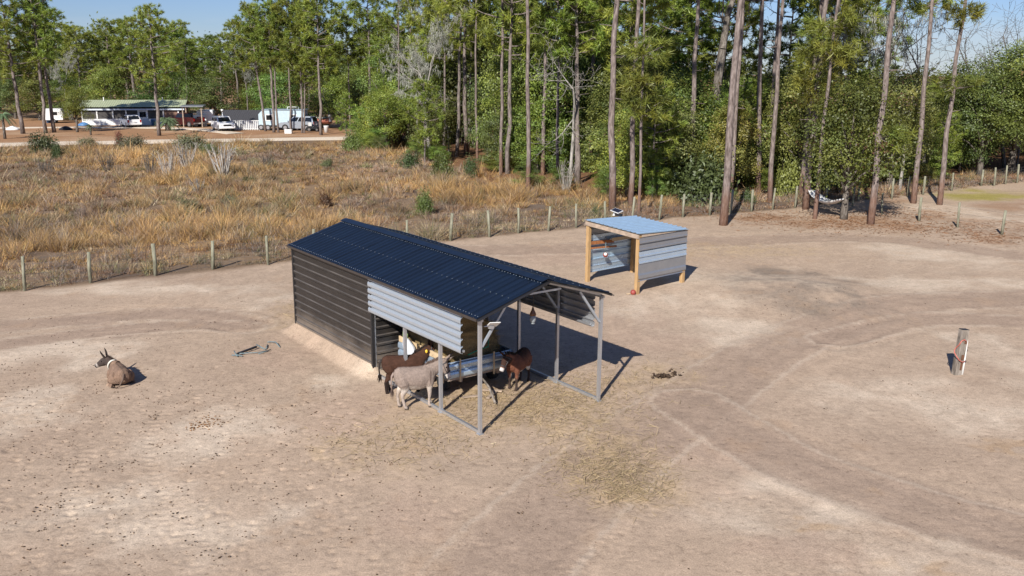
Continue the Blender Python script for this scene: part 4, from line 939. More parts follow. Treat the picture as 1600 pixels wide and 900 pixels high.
def edge_at(s):
    i = min(len(EP)-2, int(np.searchsorted(cum, s, 'right'))-1); t = (s-cum[i])/seg_l[i]; d = (EP[i+1]-EP[i])/seg_l[i]; n = np.array([-d[1], d[0]]); n = n if n[1] > 0 or n[0] > 0 else -n
    return EP[i]+(EP[i+1]-EP[i])*t, n
TOTAL = cum[-1]
def rowplant(off, step, jit, row, fn):
    s = R_.uniform(0, step)
    while s < TOTAL:
        p, n = edge_at(s); q = p+n*(off+R_.normal(0, jit))+R_.normal(0, jit*.5, 2); fn(q[0], q[1], s, row); s += step*R_.uniform(.7, 1.3)
def tall_here(x, y):
    px = proj((x, y, 0))[0]; return np.interp(px, [500, 600, 900, 1000, 1350, 1420, 1700], [.95, 1.2, 1.1, .84, .84, .70, .74])
def f0(x, y, s, row):
    px = proj((x, y, 0))[0]
    if 1490 < px < 1640 and R_.random() < .7: return
    plant('holly', x, y, R_.uniform(.55, .95), R_.uniform(.45, .85), row, R_.integers(0, 6))
def f1(x, y, s, row): plant('holly', x, y, R_.uniform(.85, 1.25), R_.uniform(.85, 1.2)*tall_here(x, y), row, R_.integers(0, 6))
def f2(x, y, s, row):
    h = tall_here(x, y)
    if R_.random() < .45: plant('oak', x, y, R_.uniform(.7, .95), R_.uniform(.8, 1.05)*h, row, R_.integers(0, 2))
    else: plant('holly', x, y, R_.uniform(1.1, 1.5), R_.uniform(1.0, 1.35)*h, row, R_.integers(0, 6))
def f3(x, y, s, row):
    if proj((x, y, 0))[0] > 930 and R_.random() < .82: return
    plant('pine', x, y, R_.uniform(.85, 1.15), R_.uniform(.85, 1.1)*(1 if proj((x, y, 0))[0] < 1330 else .78), row, R_.integers(0, 3), R_.uniform(.6, 1.))
rowplant(2.8, 3.1, .8, 0, f0); rowplant(5.6, 3.4, 1., 1, f1); rowplant(10, 4.2, 1.6, 2, f2); rowplant(17, 4.6, 2., 3, f2)
def f3b(x, y, s, row):
    if proj((x, y, 0))[0] < 1400: f3(x, y, s, row)
rowplant(8, 6.5, 2.5, 1, f3b); rowplant(15, 4.6, 2.5, 2, f3b); rowplant(24, 4.8, 3, 3, f3)
for s in np.arange(1, TOTAL, 2.3):
    p, n = edge_at(s); q = p+n*R_.uniform(-.3, 3.2)+R_.normal(0, .6, 2)
    if not 1490 < proj((q[0], q[1], 0))[0] < 1640: plant('holly', q[0], q[1], R_.uniform(.26, .5), R_.uniform(.16, .36), 0, R_.integers(0, 6))
for s in np.arange(2, TOTAL, 9.): p, n = edge_at(s); q = p+n*R_.uniform(0, 3)+R_.normal(0, 1.2, 2); plant('young', q[0], q[1], R_.uniform(.6, 1.1), None, 0, int(s))
# behind the houses and along the road
for x in np.arange(-112, -14, 5.2):
    y = 137+R_.uniform(-3, 5); plant('holly', x+R_.uniform(-1, 1), y, R_.uniform(1.0, 1.5), R_.uniform(.8, 1.25), 0, R_.integers(0, 6))
for x in np.arange(-116, -10, 4.6):
    y = 146+R_.uniform(-4, 5); plant('pine', x+R_.uniform(-1.5, 1.5), y, R_.uniform(.9, 1.3), R_.uniform(.68, .92), 1, R_.integers(0, 3))
for x in np.arange(-122, -8, 6.2):
    y = 155+R_.uniform(-4, 5); plant('oak', x+R_.uniform(-1.5, 1.5), y, R_.uniform(.8, 1.1), R_.uniform(.85, 1.15), 2, R_.integers(0, 2))
for x in np.arange(-124, -6, 5.4):
    y = 166+R_.uniform(-4, 6); plant('pine', x+R_.uniform(-1.5, 1.5), y, R_.uniform(.95, 1.3), R_.uniform(.72, .95), 3, R_.integers(0, 3))
for x in np.arange(-26, -12, 4.5): plant('holly', x, 122+R_.uniform(-2, 6), R_.uniform(.7, 1.1), R_.uniform(.6, 1.0), 0, R_.integers(0, 6))
# far wood that reads as one mass
def far_wood():
    rs = np.random.default_rng(91); c = []
    for _ in range(5200):
        s = rs.uniform(0, TOTAL); p, n = edge_at(s); o = rs.uniform(24, 62); q = p+n*o; H = 7.5*tall_here(q[0], q[1])+rs.normal(0, 1.2); c.append((q[0], q[1], H*rs.random()**.6))
    for _ in range(4200):
        x = rs.uniform(-140, 10); c.append((x, rs.uniform(170, 190), (11+rs.normal(0, 1.6))*rs.random()**.6))
    c = np.array(c); per = 16; q = np.repeat(np.arange(len(c)), per); n = len(q); P = c[q]+rs.normal(0, .8, (n, 3)); P[:, 2] = np.abs(P[:, 2])
    V, Fq = leaf_quads(P, unit(rs.normal(0, 1, (n, 3))+np.array([0, -.4, .4])), rs.uniform(.16, .34, n), rs)
    col = np.repeat((np.array([.066, .086, .03])*rs.uniform(.55, 1.4, (len(c), 1))*(1+rs.uniform(0, 1, (len(c), 1))*np.array([.4, .15, 0])))[q]*rs.uniform(.8, 1.2, (n, 1)), 4, 0)
    return link('distant_woods', mesh_np('distant_woods', V, [Fq], M['leaves'], col))
far_wood()['kind'] = 'stuff'

# ------------------------------------------------------------------ bushes and weeds one can count
BG = [bush_mesh(400, (.105, .13, .055)), bush_mesh(401, (.135, .165, .04)), bush_mesh(402, (.15, .07, .04)), bush_mesh(403, (.14, .14, .075)), bush_mesh(404, (.085, .12, .04))]
ST = [stalks_mesh(410, 30, .5, 'stalk_wood', .012), stalks_mesh(411, 30, .4, 'oak_bark'), stalks_mesh(412, 26, .8)]
def px_size(px, py, wpx, hpx):
    b = gp(px, py); return b, wpx*b[1]/1400/2, hpx*b[1]/1400
for px, py, wp, hp, mi, lab, nm in [(70, 240, 48, 36, 0, 'leafy green bush by the sand road at far left', 'bush'), (91, 250, 22, 32, 4, 'narrow dark bush right of the far left bush', 'bush'), (140, 232, 40, 18, 3, 'low grey-green bush along the road edge', 'bush'), (205, 233, 60, 22, 3, 'wide low bush by the road in front of the house', 'bush'), (187, 230, 16, 28, 2, 'brown-headed weed clump by the road', 'weed'),
    (300, 238, 60, 30, 3, 'tangled grey-green bush before the palm', 'bush'), (330, 245, 40, 24, 0, 'green bush behind the pale dead stalks', 'bush'), (665, 335, 34, 42, 1, 'bright green sapling bush alone in the field behind the roof', 'bush'), (508, 322, 30, 24, 2, 'rust-red dead leafy bush in the field', 'bush'), (690, 279, 40, 44, 1, 'green bush at the field edge below the mossy tree', 'bush'), (735, 276, 34, 34, 4, 'dark green bush below the thick wood-edge pine', 'bush'),
    (640, 262, 44, 26, 4, 'low bush left of the mossy tree', 'bush'), (930, 338, 20, 16, 4, 'little green bush at the fence left of the tin shed', 'bush'), (290, 330, 50, 20, 3, 'olive bush in the golden grass of the field', 'bush'), (355, 320, 40, 16, 3, 'small olive bush right of the golden grass', 'bush'), (550, 238, 40, 36, 1, 'yellow-green bush at the road end of the field', 'bush'), (390, 288, 26, 14, 0, 'small green bush mid field', 'bush'), (510, 262, 24, 16, 0, 'small green bush near the field far side', 'bush'), (1165, 318, 40, 24, 4, 'dark bush behind the fence and leaning pine', 'bush'), (1095, 316, 120, 84, 4, 'broad glossy evergreen bush behind the fence, right of the shed', 'bush'), (905, 268, 70, 50, 1, 'yellowish bush over the vine-draped stump', 'bush'), (1225, 304, 60, 66, 1, 'green sapling bush behind the fence by the slim pale pine', 'bush')]:
    b, rx, hz = px_size(px, py, wp, hp); tree(nm, BG[mi], b, rx/.85, R_.uniform(0, 6), lab, 'bush', None, None, hz/.95, 1., ('stems', 'foliage'))
for px, py, wp, hp, mi, lab in [(350, 276, 60, 56, 0, 'big clump of pale dead stalks in the field'), (292, 262, 40, 44, 0, 'pale dead stalks left of the big clump'), (262, 280, 36, 48, 0, 'thin pale stalks left in the field'), (235, 272, 30, 40, 1, 'brown dead stalks in the golden grass'), (70, 272, 36, 26, 1, 'brown stalks at the left of the field'), (100, 385, 16, 36, 2, 'small white dead sapling by the left fence'), (885, 300, 34, 52, 0, 'pale vine-draped stump of dead stalks at the wood edge'), (170, 268, 34, 30, 1, 'brown weed stalks behind the left field'), (420, 262, 30, 24, 1, 'brown weed stalks near the road'), (310, 300, 28, 32, 2, 'few white stalks by the golden grass')]:
    b, rx, hz = px_size(px, py, wp, hp); r = tag(link('dead_stalks', ST[mi]), lab, 'weeds'); r.location = (b[0], b[1], gz1(b[0], b[1])); r.scale = (rx/.5, rx/.5, hz); r.rotation_euler = (0, 0, R_.uniform(0, 6))

# ------------------------------------------------------------------ dry grass of the field
def grass_field():
    rs = np.random.default_rng(55); N = 125000
    y = 30+80*rs.random(N)**1.25; x = rs.uniform(-1.15, 1, N)*(y*.62+3)
    fy = fence_y(x); k = (y > fy+.12+rs.exponential(.22, N)) & (y < ROADY(x)-8.5+2.5*vnoise(x*.3, y*.3, 9)) & (x < 40)
    inwood = y-edge_y(x); k &= (inwood < 1.5+rs.exponential(1.5, N)); k &= ~((x > 22) & (y-fy > 6)); k &= fbm(x, y, 1.7, 61, 3) > .36
    x, y = x[k], y[k]; n = len(x)
    q = fbm(x, y, 6, 31); q2 = fbm(x, y, 1.8, 37); q3 = fbm(x, y, 11, 44); df = y-fence_y(x)
    pal = np.array([(.36, .25, .145), (.50, .315, .125), (.27, .205, .165), (.185, .185, .08), (.50, .40, .245), (.27, .15, .08)])
    gold = np.clip(sstep(.50, .62, q3)*1.0+.3*sstep(.45, .6, q), 0, 1)*sstep(3, 8, df)
    wts = np.stack([.35+.4*q, 1.45*gold+.08, .6*sstep(.6, .35, q)+.2+.25*sstep(7, 2, df), .5*sstep(.52, .68, q2)+.10+.25*sstep(5, 1, df)*sstep(.45, .6, q2), .28*sstep(.45, .6, q2), .45*sstep(.6, .35, q2)+.12], 1)
    tall_edge = (x > -4.5) & (x < 6) & (df < 3.0)
    wts[tall_edge, 4] += .9; wts[tall_edge, 3] += .25*(x[tall_edge] > 2)+.1
    br = (x > 6) & (df < 3); wts[br, 2] += .8; wts[br, 5] += 1.; wts[br, 1] *= .2
    cum_ = np.cumsum(wts, 1); cum_ /= cum_[:, -1:]; ci = (rs.random((n, 1)) > cum_).sum(1).clip(0, 5)
    c = pal[ci]*.84*(.52+.92*fbm(x, y, 3.8, 97, 3)[:, None])*rs.uniform(.7, 1.25, (n, 1))
    H = (.11+.15*q2+.16*gold+.11*sstep(.58, .75, fbm(x, y, 3.2, 83, 3)))*(.15+3.6*fbm(x, y, .8, 71, 2)**2)*rs.uniform(.6, 1.35, n)*np.where(tall_edge, 1.9, 1.)*np.where(br, 1.5, 1)*(.7+.5*sstep(0, 6, df))
    per = 12; w_ = np.clip(y/1400*.85, .02, .06)
    qi = np.repeat(np.arange(n), per); m = len(qi); a = rs.uniform(0, 6.28, m); rr = rs.uniform(0, .17, m)
    b = np.stack([x[qi]+rr*np.cos(a), y[qi]+rr*np.sin(a), np.zeros(m)], 1); b[:, 2] = gz(x, y)[qi]-.02
    a2 = a+rs.normal(0, .8, m); ln = rs.uniform(.1, 1.25, m)*H[qi]; hh = H[qi]*rs.uniform(.55, 1.1, m)
    tip = b+np.stack([np.cos(a2)*ln, np.sin(a2)*ln, hh], 1); a3 = rs.uniform(0, 6.28, m); s = np.stack([np.cos(a3), np.sin(a3), np.zeros(m)], 1)*(w_[qi]*rs.uniform(.3, .7, m))[:, None]
    V = np.stack([b-s, b+s, tip], 1).reshape(-1, 3); col = np.repeat(c[qi]*rs.uniform(.75, 1.25, (m, 1)), 3, 0)
    return link('dry_grass', mesh_np('dry_grass', V, [np.arange(3*m).reshape(-1, 3)], M['grass'], col))
grass_field()['kind'] = 'stuff'
def litter():
    rs = np.random.default_rng(66); c = []
    for px, py, sx, sy, n in ((1310, 347, 70, 8, 900), (1490, 356, 80, 6, 700), (1560, 372, 50, 6, 350), (1400, 336, 50, 6, 500), (1180, 338, 50, 5, 400), (1000, 320, 60, 8, 1200)):
        for a in np.stack([rs.normal(px, sx, n), rs.normal(py, sy, n)], 1):
            if a[1] > 250: c.append(gp(*a))
    c = np.array(c); c[:, 2] = gz(c[:, 0], c[:, 1])+.02; n = len(c); a = rs.uniform(0, 6.28, n); L = rs.uniform(.06, .15, n)[:, None]
    d = np.stack([np.cos(a), np.sin(a), rs.normal(0, .1, n)], 1); s = np.stack([-np.sin(a), np.cos(a), rs.normal(0, .2, n)], 1)*.014
    V = np.stack([c-d*L-s, c-d*L+s, c+d*L+s, c+d*L-s], 1).reshape(-1, 3)
    return link('pine_straw', mesh_np('pine_straw', V, [np.arange(4*n).reshape(-1, 4)], M['grass'], np.repeat(np.array([.25, .125, .06])*rs.uniform(.6, 1.3, (n, 1)), 4, 0)))
litter()['kind'] = 'stuff'
# hammock
a = Vector(gp(1259, 327))+Vector((.1, .1, 1.25)); c = Vector(gp(1319, 344))+Vector((-.1, .1, 1.15)); mid = [a.lerp(c, t)+Vector((0, 0, -2.6*t*(1-t)*.9)) for t in np.linspace(0, 1, 13)]
t = tag(empty('hammock', a), 'white sagging hammock slung between pine and oak trunks', 'hammock'); V = []; 
for i, p in enumerate(mid):
    wd = .40*math.sin(math.pi*i/12)**.6+.03; n = (c-a).cross(Vector((0, 0, 1))).normalized()
    for k in (-1, -.5, 0, .5, 1): V.append(p-a+n*wd*k+Vector((0, 0, .22*k*k*wd*2)))
b = MB(); b.add(V, [(i*5+k, i*5+k+1, (i+1)*5+k+1, (i+1)*5+k) for i in range(12) for k in range(4)], 0, True); o = b.build('cloth', M['white_pl'], t)
o.modifiers.new('thick', 'SOLIDIFY').thickness = .025
b = MB(); q = Vector(gp(1251, 307))+Vector((0, 0, 1.5))-a; b.tube([(0, 0, 0), tuple(q*.5-Vector((0, 0, .1))), tuple(q)], .03, 6); b.build('rope', M['white_pl'], t)

# ------------------------------------------------------------------ donkeys
def fur_mat():
    m, t, b = nmat('donkey_coat'); a = t.nodes.new('ShaderNodeAttribute'); a.attribute_name = 'Col'
    n = noise(t, 60, 3, .6, stretch=(1, 1, .35)); n2 = noise(t, 11, 5, .65)
    c = mixc(t, 1., a.outputs['Color'], ramp(t, n, [(.3, (.78,)*3), (.7, (1.2,)*3)]), 'MULTIPLY'); c = mixc(t, 1., c, ramp(t, n2, [(.3, (.80,)*3), (.7, (1.16,)*3)]), 'MULTIPLY')
    t.links.new(c, b.inputs['Base Color']); b.inputs['Roughness'].default_value = .85; b.inputs['Specular IOR Level'].default_value = .2; bump(t, b, n, .9, .02); return m
M['fur'] = fur_mat(); M['vhair'] = vcol('coarse_hair', .8, (40, .3), 0); M['eye'] = simple('dark_eye', (.008, .006, .005), .1); M['collar_white'] = simple('white_collar', (.55, .53, .46), .6, 0, .05); M['strap'] = simple('halter_strap', (.05, .05, .055), .6); M['tag_yellow'] = simple('yellow_tag', (.75, .48, .04), .5)
def chain(mb, pts, rr, n=12, hint=(0, 0, 1)):
    P = [Vector(p) for p in pts]; rings = []
    for i, p in enumerate(P):
        t = (P[min(i+1, len(P)-1)]-P[max(i-1, 0)]).normalized(); h = Vector(hint)
        if abs(t.dot(h)) > .95: h = Vector((1, 0, 0))
        s = h.cross(t).normalized(); u = t.cross(s); a, b_ = rr[i] if isinstance(rr[i], tuple) else (rr[i], rr[i])
        rings.append((p, s*a, u*b_))
    mb.loft(rings, 0, n); return mb
def donkey(name, label, loc, rz, S, neck, hdir, colf, lying=False, legs=None, halter=None, ear=(.1, .75), tail_c=(.05, .04, .035), mane_c=(.06, .05, .045)):
    b = MB(); dz = -.43 if lying else 0.
    ring = lambda x, z, ry, rz_: ((x, 0, z+dz), (0, ry, 0), (0, 0, rz_))
    w_ = 1.14 if lying else 1.
    b.loft([ring(x, z, ry*w_, q) for x, z, ry, q in [(-.635, .79, .05, .07), (-.60, .78, .13, .17), (-.50, .765, .195, .235), (-.36, .745, .215, .25), (-.18, .705, .235, .27), (.02, .695, .24, .275), (.20, .715, .215, .265), (.34, .745, .175, .235), (.43, .765, .12, .17), (.48, .77, .05, .08)]], 0, 18)
    b.loft([ring(.20, .93, .06, .06), ring(.28, .945, .075, .075), ring(.38, .92, .06, .07)], 0, 10)          # withers
    n0 = Vector((.26, 0, .80+dz)); n2 = Vector(neck); n2.z += dz; n1 = n0.lerp(n2, .52)+Vector((.0, 0, -.015))
    nw = 1.18 if lying else 1.; chain(b, [n0, n1, n2], [(.13*nw, .215*nw), (.098*nw, .155*nw), (.085*nw, .115*nw)], 14, (0, 0, 1))
    hd = Vector(hdir).normalized(); hl = .43
    chain(b, [n2-hd*.07, n2+hd*.05, n2+hd*.15, n2+hd*.26, n2+hd*.35, n2+hd*.405, n2+hd*hl], [(.07, .085), (.095, .125), (.093, .12), (.068, .088), (.06, .068), (.062, .066), (.035, .04)], 14)
    sd = Vector((0, 0, 1)).cross(hd).normalized(); up = hd.cross(sd); up = up if up.z > 0 else -up
    ears = []
    for s in (-1, 1):
        e0 = n2+up*.085+sd*s*.062-hd*.015; e2 = e0+(up*ear[1]+sd*s*.22-hd*ear[0]).normalized()*.285; e1 = e0.lerp(e2, .5)+sd*s*.02
        chain(b, [e0, e1-(e2-e0)*.1, e1+(e2-e0)*.12, e2], [(.028, .035), (.042, .026), (.036, .022), (.008, .008)], 10, tuple(hd)); ears.append((e0, e2))
    lp = legs or {}
    if not lying:
        for k, (s, fr_) in enumerate(((1, 1), (-1, 1), (1, 0), (-1, 0))):
            dx = lp.get(k, 0.); y = .115*s
            if fr_: chain(b, [(.28, y*.9, .74), (.28+dx*.1, y*1.1, .58), (.285+dx*.3, y, .45), (.295+dx*.6, y, .30), (.285+dx*.8, y, .20), (.285+dx*.95, y, .09), (.31+dx, y, .045), (.325+dx, y, .0)], [(.09, .14), (.085, .115), (.058, .068), (.043, .048), (.031, .034), (.037, .04), (.04, .046), (.047, .056)], 12, (1, 0, 0))
            else: chain(b, [(-.44, y, .78), (-.41+dx*.1, y*1.15, .62), (-.40+dx*.25, y*1.05, .50), (-.50+dx*.5, y, .36), (-.52+dx*.65, y, .28), (-.495+dx*.85, y, .10), (-.475+dx, y, .045), (-.46+dx, y, .0)], [(.115, .19), (.11, .165), (.075, .11), (.045, .055), (.035, .043), (.037, .04), (.04, .046), (.047, .056)], 12, (1, 0, 0))
    else:
        for s in (-1, 1):
            chain(b, [(.30, .16*s, .25), (.42, .20*s, .12), (.50, .20*s, .07)], [(.10, .12), (.065, .075), (.05, .055)], 12); chain(b, [(.50, .20*s, .06), (.36, .17*s, .045), (.20, .15*s, .04)], [.045, .034, .042], 10)
            chain(b, [(-.42, .16*s, .30), (-.26, .27*s, .22), (-.10, .30*s, .11)], [(.12, .20), (.095, .15), (.06, .07)], 12); chain(b, [(-.10, .30*s, .07), (-.32, .30*s, .05), (-.42, .29*s, .045), (-.24, .33*s, .04), (-.08, .35*s, .035)], [.05, .042, .05, .036, .045], 10)
    tmp = b.build('body', M['fur'], None)
    md = tmp.modifiers.new('r', 'REMESH'); md.mode = 'VOXEL'; md.voxel_size = .0125; md = tmp.modifiers.new('s', 'SMOOTH'); md.factor = .5; md.iterations = 4
    bpy.context.view_layer.update(); dg = bpy.context.evaluated_depsgraph_get(); me = bpy.data.meshes.new_from_object(tmp.evaluated_get(dg)); bpy.data.objects.remove(tmp); me.name = 'body'
    V = np.zeros(len(me.vertices)*3, np.float32); me.vertices.foreach_get('co', V); V = V.reshape(-1, 3).astype(float)
    if lying:
        me.vertices.foreach_set('co', V.astype(np.float32).ravel())
    h = (V-np.array(n2)) @ np.array(hd); offh = np.linalg.norm((V-np.array(n2))-h[:, None]*np.array(hd), axis=1); hu = (V-np.array(n2)) @ np.array(up); hs = np.abs((V-np.array(n2)) @ np.array(sd))
    et = np.zeros(len(V))
    for e0, e2 in ears:
        d = e2-e0; tt = (V-np.array(e0)) @ np.array(d)/d.length_squared; dd = np.linalg.norm(V-np.array(e0)-np.clip(tt, 0, 1)[:, None]*np.array(d), axis=1); et = np.maximum(et, np.where((dd < .06) & (tt > .05), tt, 0))
    nk = (V-np.array(n0)) @ np.array((n2-n0).normalized())/(n2-n0).length
    info = dict(x=V[:, 0], y=V[:, 1], z=V[:, 2]-dz, zr=V[:, 2], head=np.where((offh < .17) & (h > -.03), h/hl, -1.), hu=hu, hs=hs, ear=et, neck=np.where(V[:, 0] > .30, nk, 0), n=fbm(V[:, 0]*3+V[:, 1]*2, V[:, 2]*3+V[:, 1], .25, 7))
    C = colf(info); a = me.color_attributes.new('Col', 'FLOAT_COLOR', 'POINT'); cc = np.ones((len(V), 4), np.float32); cc[:, :3] = np.clip(C, .004, .9); a.data.foreach_set('color', cc.ravel())
    me.materials.clear(); me.materials.append(M['fur']); me.polygons.foreach_set('use_smooth', np.ones(len(me.polygons), bool))
    r = tag(empty(name, loc, rz), label, 'donkey'); r.scale = tuple(S) if isinstance(S, tuple) else (S, S, S); link('body', me, r)
    for s in (-1, 1):
        e = MB(); e.ball(n2+hd*.13+sd*s*.088+up*.045, .019, 0, 8, 6); e.build('eye', M['eye'], r)
    rs = np.random.default_rng(int(abs(loc[0])*100)); mb = MB(); Vm = []; cm_ = []; nn = 260
    nd = (n2-n0); crest = (Vector((0, 0, 1))-nd.normalized()*nd.normalized().z).normalized()
    for i in range(nn):
        t_ = rs.uniform(.1, 1.08); c = n0+nd*t_; rad_ = .205*(1-t_)+.118*t_-.02; p = c+crest*rad_+Vector((0, rs.normal(0, .014), 0)); tip = p+crest*rs.uniform(.05, .085)*(.7 if t_ < .25 else 1)+Vector((rs.normal(0, .012), rs.normal(0, .02), 0)); q = nd.normalized()*.012
        Vm += [p-q, p+q, tip]; cm_ += [np.array(mane_c)*rs.uniform(.6, 1.4)]*3
    link('mane', mesh_np('mane', np.array([tuple(v) for v in Vm]), [np.arange(len(Vm)).reshape(-1, 3)], M['vhair'], np.array(cm_)), r)
    tb = MB(); tp = [(-.625, 0, .88+dz), (-.68, .01, .80+dz), (-.70, .02, .62+dz), (-.685, .02, .45+dz)] if not lying else [(-.62, 0, .44), (-.70, .06, .30), (-.68, .16, .12), (-.58, .26, .06)]
    tb.tube(tp, [.032, .028, .020, .018], 8); ot = tb.build('tail', M['vtail'+name] if 'vtail'+name in M else simple('tail_hair', tail_c, .8), r)
    Vt = []; ct = []
    for i in range(90):
        p = Vector(tp[-1])+Vector((rs.normal(0, .012), rs.normal(0, .012), .03)); e = p+Vector((rs.normal(0, .03), rs.normal(0, .03), -rs.uniform(.10, .24) if not lying else -.03))+(Vector((.12, .08, 0)) if lying else Vector()); q = Vector((rs.normal(0, .006), rs.normal(0, .006), 0)); Vt += [p-q, p+q, e]; ct += [np.array(mane_c)*rs.uniform(.5, 1.3)]*3
    link('tail_tuft', mesh_np('tail_tuft', np.array([tuple(v) for v in Vt]), [np.arange(len(Vt)).reshape(-1, 3)], M['vhair'], np.array(ct)), ot)
    if halter:
        if halter == 'collar':
            c = n0.lerp(n2, .34); t_ = nd.normalized(); s_ = Vector((0, 1, 0)); u_ = t_.cross(s_); k = MB(); rings = []
            for o_ in (-.032, .032):
                pass
            ring_o = [(c+s_*math.cos(a_)*.160+u_*math.sin(a_)*.232) for a_ in np.linspace(0, 2*math.pi, 25)[:-1]]; m_ = len(ring_o)
            vs = [p+t_*.022 for p in ring_o]+[p-t_*.022 for p in ring_o]+[c+(p-c)*.93+t_*.022 for p in ring_o]+[c+(p-c)*.93-t_*.022 for p in ring_o]
            fs = []
            for i in range(m_): j = (i+1) % m_; fs += [(i, j, m_+j, m_+i), (2*m_+i, 3*m_+i, 3*m_+j, 2*m_+j), (i, 2*m_+i, 2*m_+j, j), (m_+i, m_+j, 3*m_+j, 3*m_+i)]
            k.add(vs, fs); k.build('collar', M['collar_white'], r)
        else:
            k = MB()
            for hh, ra, rb in ((.27, .074, .094), (.02, .102, .132)):
                c = n2+hd*hh; P = [tuple(c+sd*math.cos(a_)*ra+up*math.sin(a_)*rb) for a_ in np.linspace(0, 2*math.pi, 15)]; k.tube(P, .011, 6)
            for s in (-1, 1): k.tube([tuple(n2+hd*.27+sd*s*.076), tuple(n2+hd*.02+sd*s*.104)], .010, 6)
            k.build('halter', M['strap'], r)
            if halter == 'tag': k = MB(); k.ball(n2-hd*.10-sd*.11-up*.06, (.035, .02, .05), 0, 8, 6); k.build('halter_tag', M['tag_yellow'], r)
    return r
def lerpc(C, m, c): m = np.clip(m, 0, 1)[:, None]; return C*(1-m)+np.array(c)*m
def col_grey(i):
    C = np.ones((len(i['x']), 3))*np.array([.255, .20, .168])*(.85+.3*i['n'][:, None])
    C = lerpc(C, sstep(.60, .47, i['z']+.12*(i['n']-.5))*(i['head'] < 0), (.50, .44, .38)); C = lerpc(C, sstep(.50, .36, i['z'])*(i['head'] < 0)*.9, (.38, .31, .26)); C = lerpc(C, sstep(.34, .10, i['x'])*0, (.4, .3, .25))
    C = lerpc(C, sstep(.03, .01, np.abs(i['x']-.30-.12*(i['z']-.8)))*sstep(.56, .66, i['z'])*(np.abs(i['y']) > .05)*(i['neck'] < .2)*.8, (.09, .06, .05))
    C = lerpc(C, sstep(.035, .015, np.abs(i['y']))*(i['z'] > .9)*(i['x'] < .3)*.6, (.15, .10, .085))
    h = i['head']; C = lerpc(C, (h > 0)*sstep(.05, .2, h)*sstep(.78, .62, h)*sstep(.075, .03, i['hs'])*sstep(-.02, .03, i['hu']), (.075, .05, .042)); C = lerpc(C, sstep(.62, .72, h), (.66, .61, .56)); C = lerpc(C, sstep(.90, .97, h), (.20, .16, .15))
    C = lerpc(C, sstep(.5, .9, i['ear']), (.05, .04, .035)); return lerpc(C, sstep(.055, .035, i['zr']), (.07, .055, .045))
def col_dark(i):
    C = np.ones((len(i['x']), 3))*np.array([.058, .027, .017])*(.7+.6*i['n'][:, None]); C = lerpc(C, sstep(.40, .28, i['z'])*(i['head'] < 0), (.022, .015, .013)); C = lerpc(C, sstep(.03, .01, np.abs(i['y']))*(i['z'] > .8)*.5, (.03, .02, .015))
    C = lerpc(C, sstep(.78, .88, i['head']), (.30, .25, .21)); C = lerpc(C, sstep(.6, .95, i['ear']), (.02, .015, .015)); return C
def col_brown(i):
    C = np.ones((len(i['x']), 3))*np.array([.17, .068, .04])*(.75+.5*i['n'][:, None]); C = lerpc(C, sstep(.56, .47, i['z']+.1*(i['n']-.5))*(i['head'] < 0)*(i['x'] < .3)*(i['x'] > -.45), (.66, .61, .55)); C = lerpc(C, sstep(.42, .30, i['z'])*(i['head'] < 0), (.05, .034, .028))
    C = lerpc(C, sstep(.75, .95, i['z'])*(i['x'] < .1)*.75, (.03, .017, .013)); h = i['head']; C = lerpc(C, (h > -.2)*(h < .7)*.85, (.028, .018, .015)); C = lerpc(C, sstep(.70, .80, h), (.60, .57, .54)); C = lerpc(C, sstep(.93, .99, h), (.1, .08, .08)); return lerpc(C, sstep(.2, .5, i['ear']), (.018, .013, .012))
def col_rest(i):
    C = np.ones((len(i['x']), 3))*np.array([.235, .155, .11])*(.65+.5*i['n'][:, None]); C = lerpc(C, sstep(.55, .46, i['z'])*(i['x'] > -.2), (.40, .28, .20)); C = lerpc(C, sstep(.25, .5, i['neck'])*(i['x'] > .3), (.065, .047, .04)); h = i['head']; C = lerpc(C, (h > -.3)*(h < .7)*.95, (.055, .042, .037)); C = lerpc(C, sstep(.68, .76, h), (.36, .32, .28)); C = lerpc(C, sstep(.82, .90, h), (.03, .025, .025))
    C = lerpc(C, sstep(.03, .015, np.abs(i['y']))*(i['z'] > .85)*.6, (.10, .07, .05)); return lerpc(C, sstep(.5, .8, i['ear']), (.03, .025, .02))
gd = gpz(650, 634); donkey('donkey', 'pale grey donkey with white muzzle standing at the front shelter post', (-2.25, 20.44, gz1(-2.24, 20.46)), rad(20), (.93, .98, 1.06), (.66, -.02, 1.02), (.42, -.12, -1.), col_grey, legs={0: .05, 1: -.03, 2: .0, 3: .12}, halter='plain', mane_c=(.12, .085, .07), tail_c=(.25, .19, .16))
donkey('donkey', 'dark brown donkey with yellow tag behind the pale grey donkey', (-2.66, 21.55, gz1(-2.6, 21.5)), rad(14), .98, (.60, 0, 1.10), (.86, .18, -.30), col_dark, legs={0: .03, 1: -.04, 2: .04, 3: -.05}, halter='tag', mane_c=(.03, .02, .016), tail_c=(.02, .014, .012))
donkey('donkey', 'reddish brown donkey with white belly and muzzle facing out of the shelter', (.16, 21.95, gz1(.1, 21.9)), rad(-114), .93, (.60, -.05, 1.02), (.50, -.20, -.86), col_brown, legs={0: .05, 1: -.02, 2: -.04, 3: .05}, halter='plain', ear=(.25, .8), mane_c=(.02, .014, .012), tail_c=(.02, .014, .012))
p = gpz(186, 597); donkey('donkey', 'brown donkey with white collar resting on the sand', (p[0], p[1]+.05, p[2]-.03), rad(126), .90, (.62, .16, .98), (.52, .66, -.46), col_rest, lying=True, halter='collar', mane_c=(.05, .035, .03), tail_c=(.12, .08, .058))

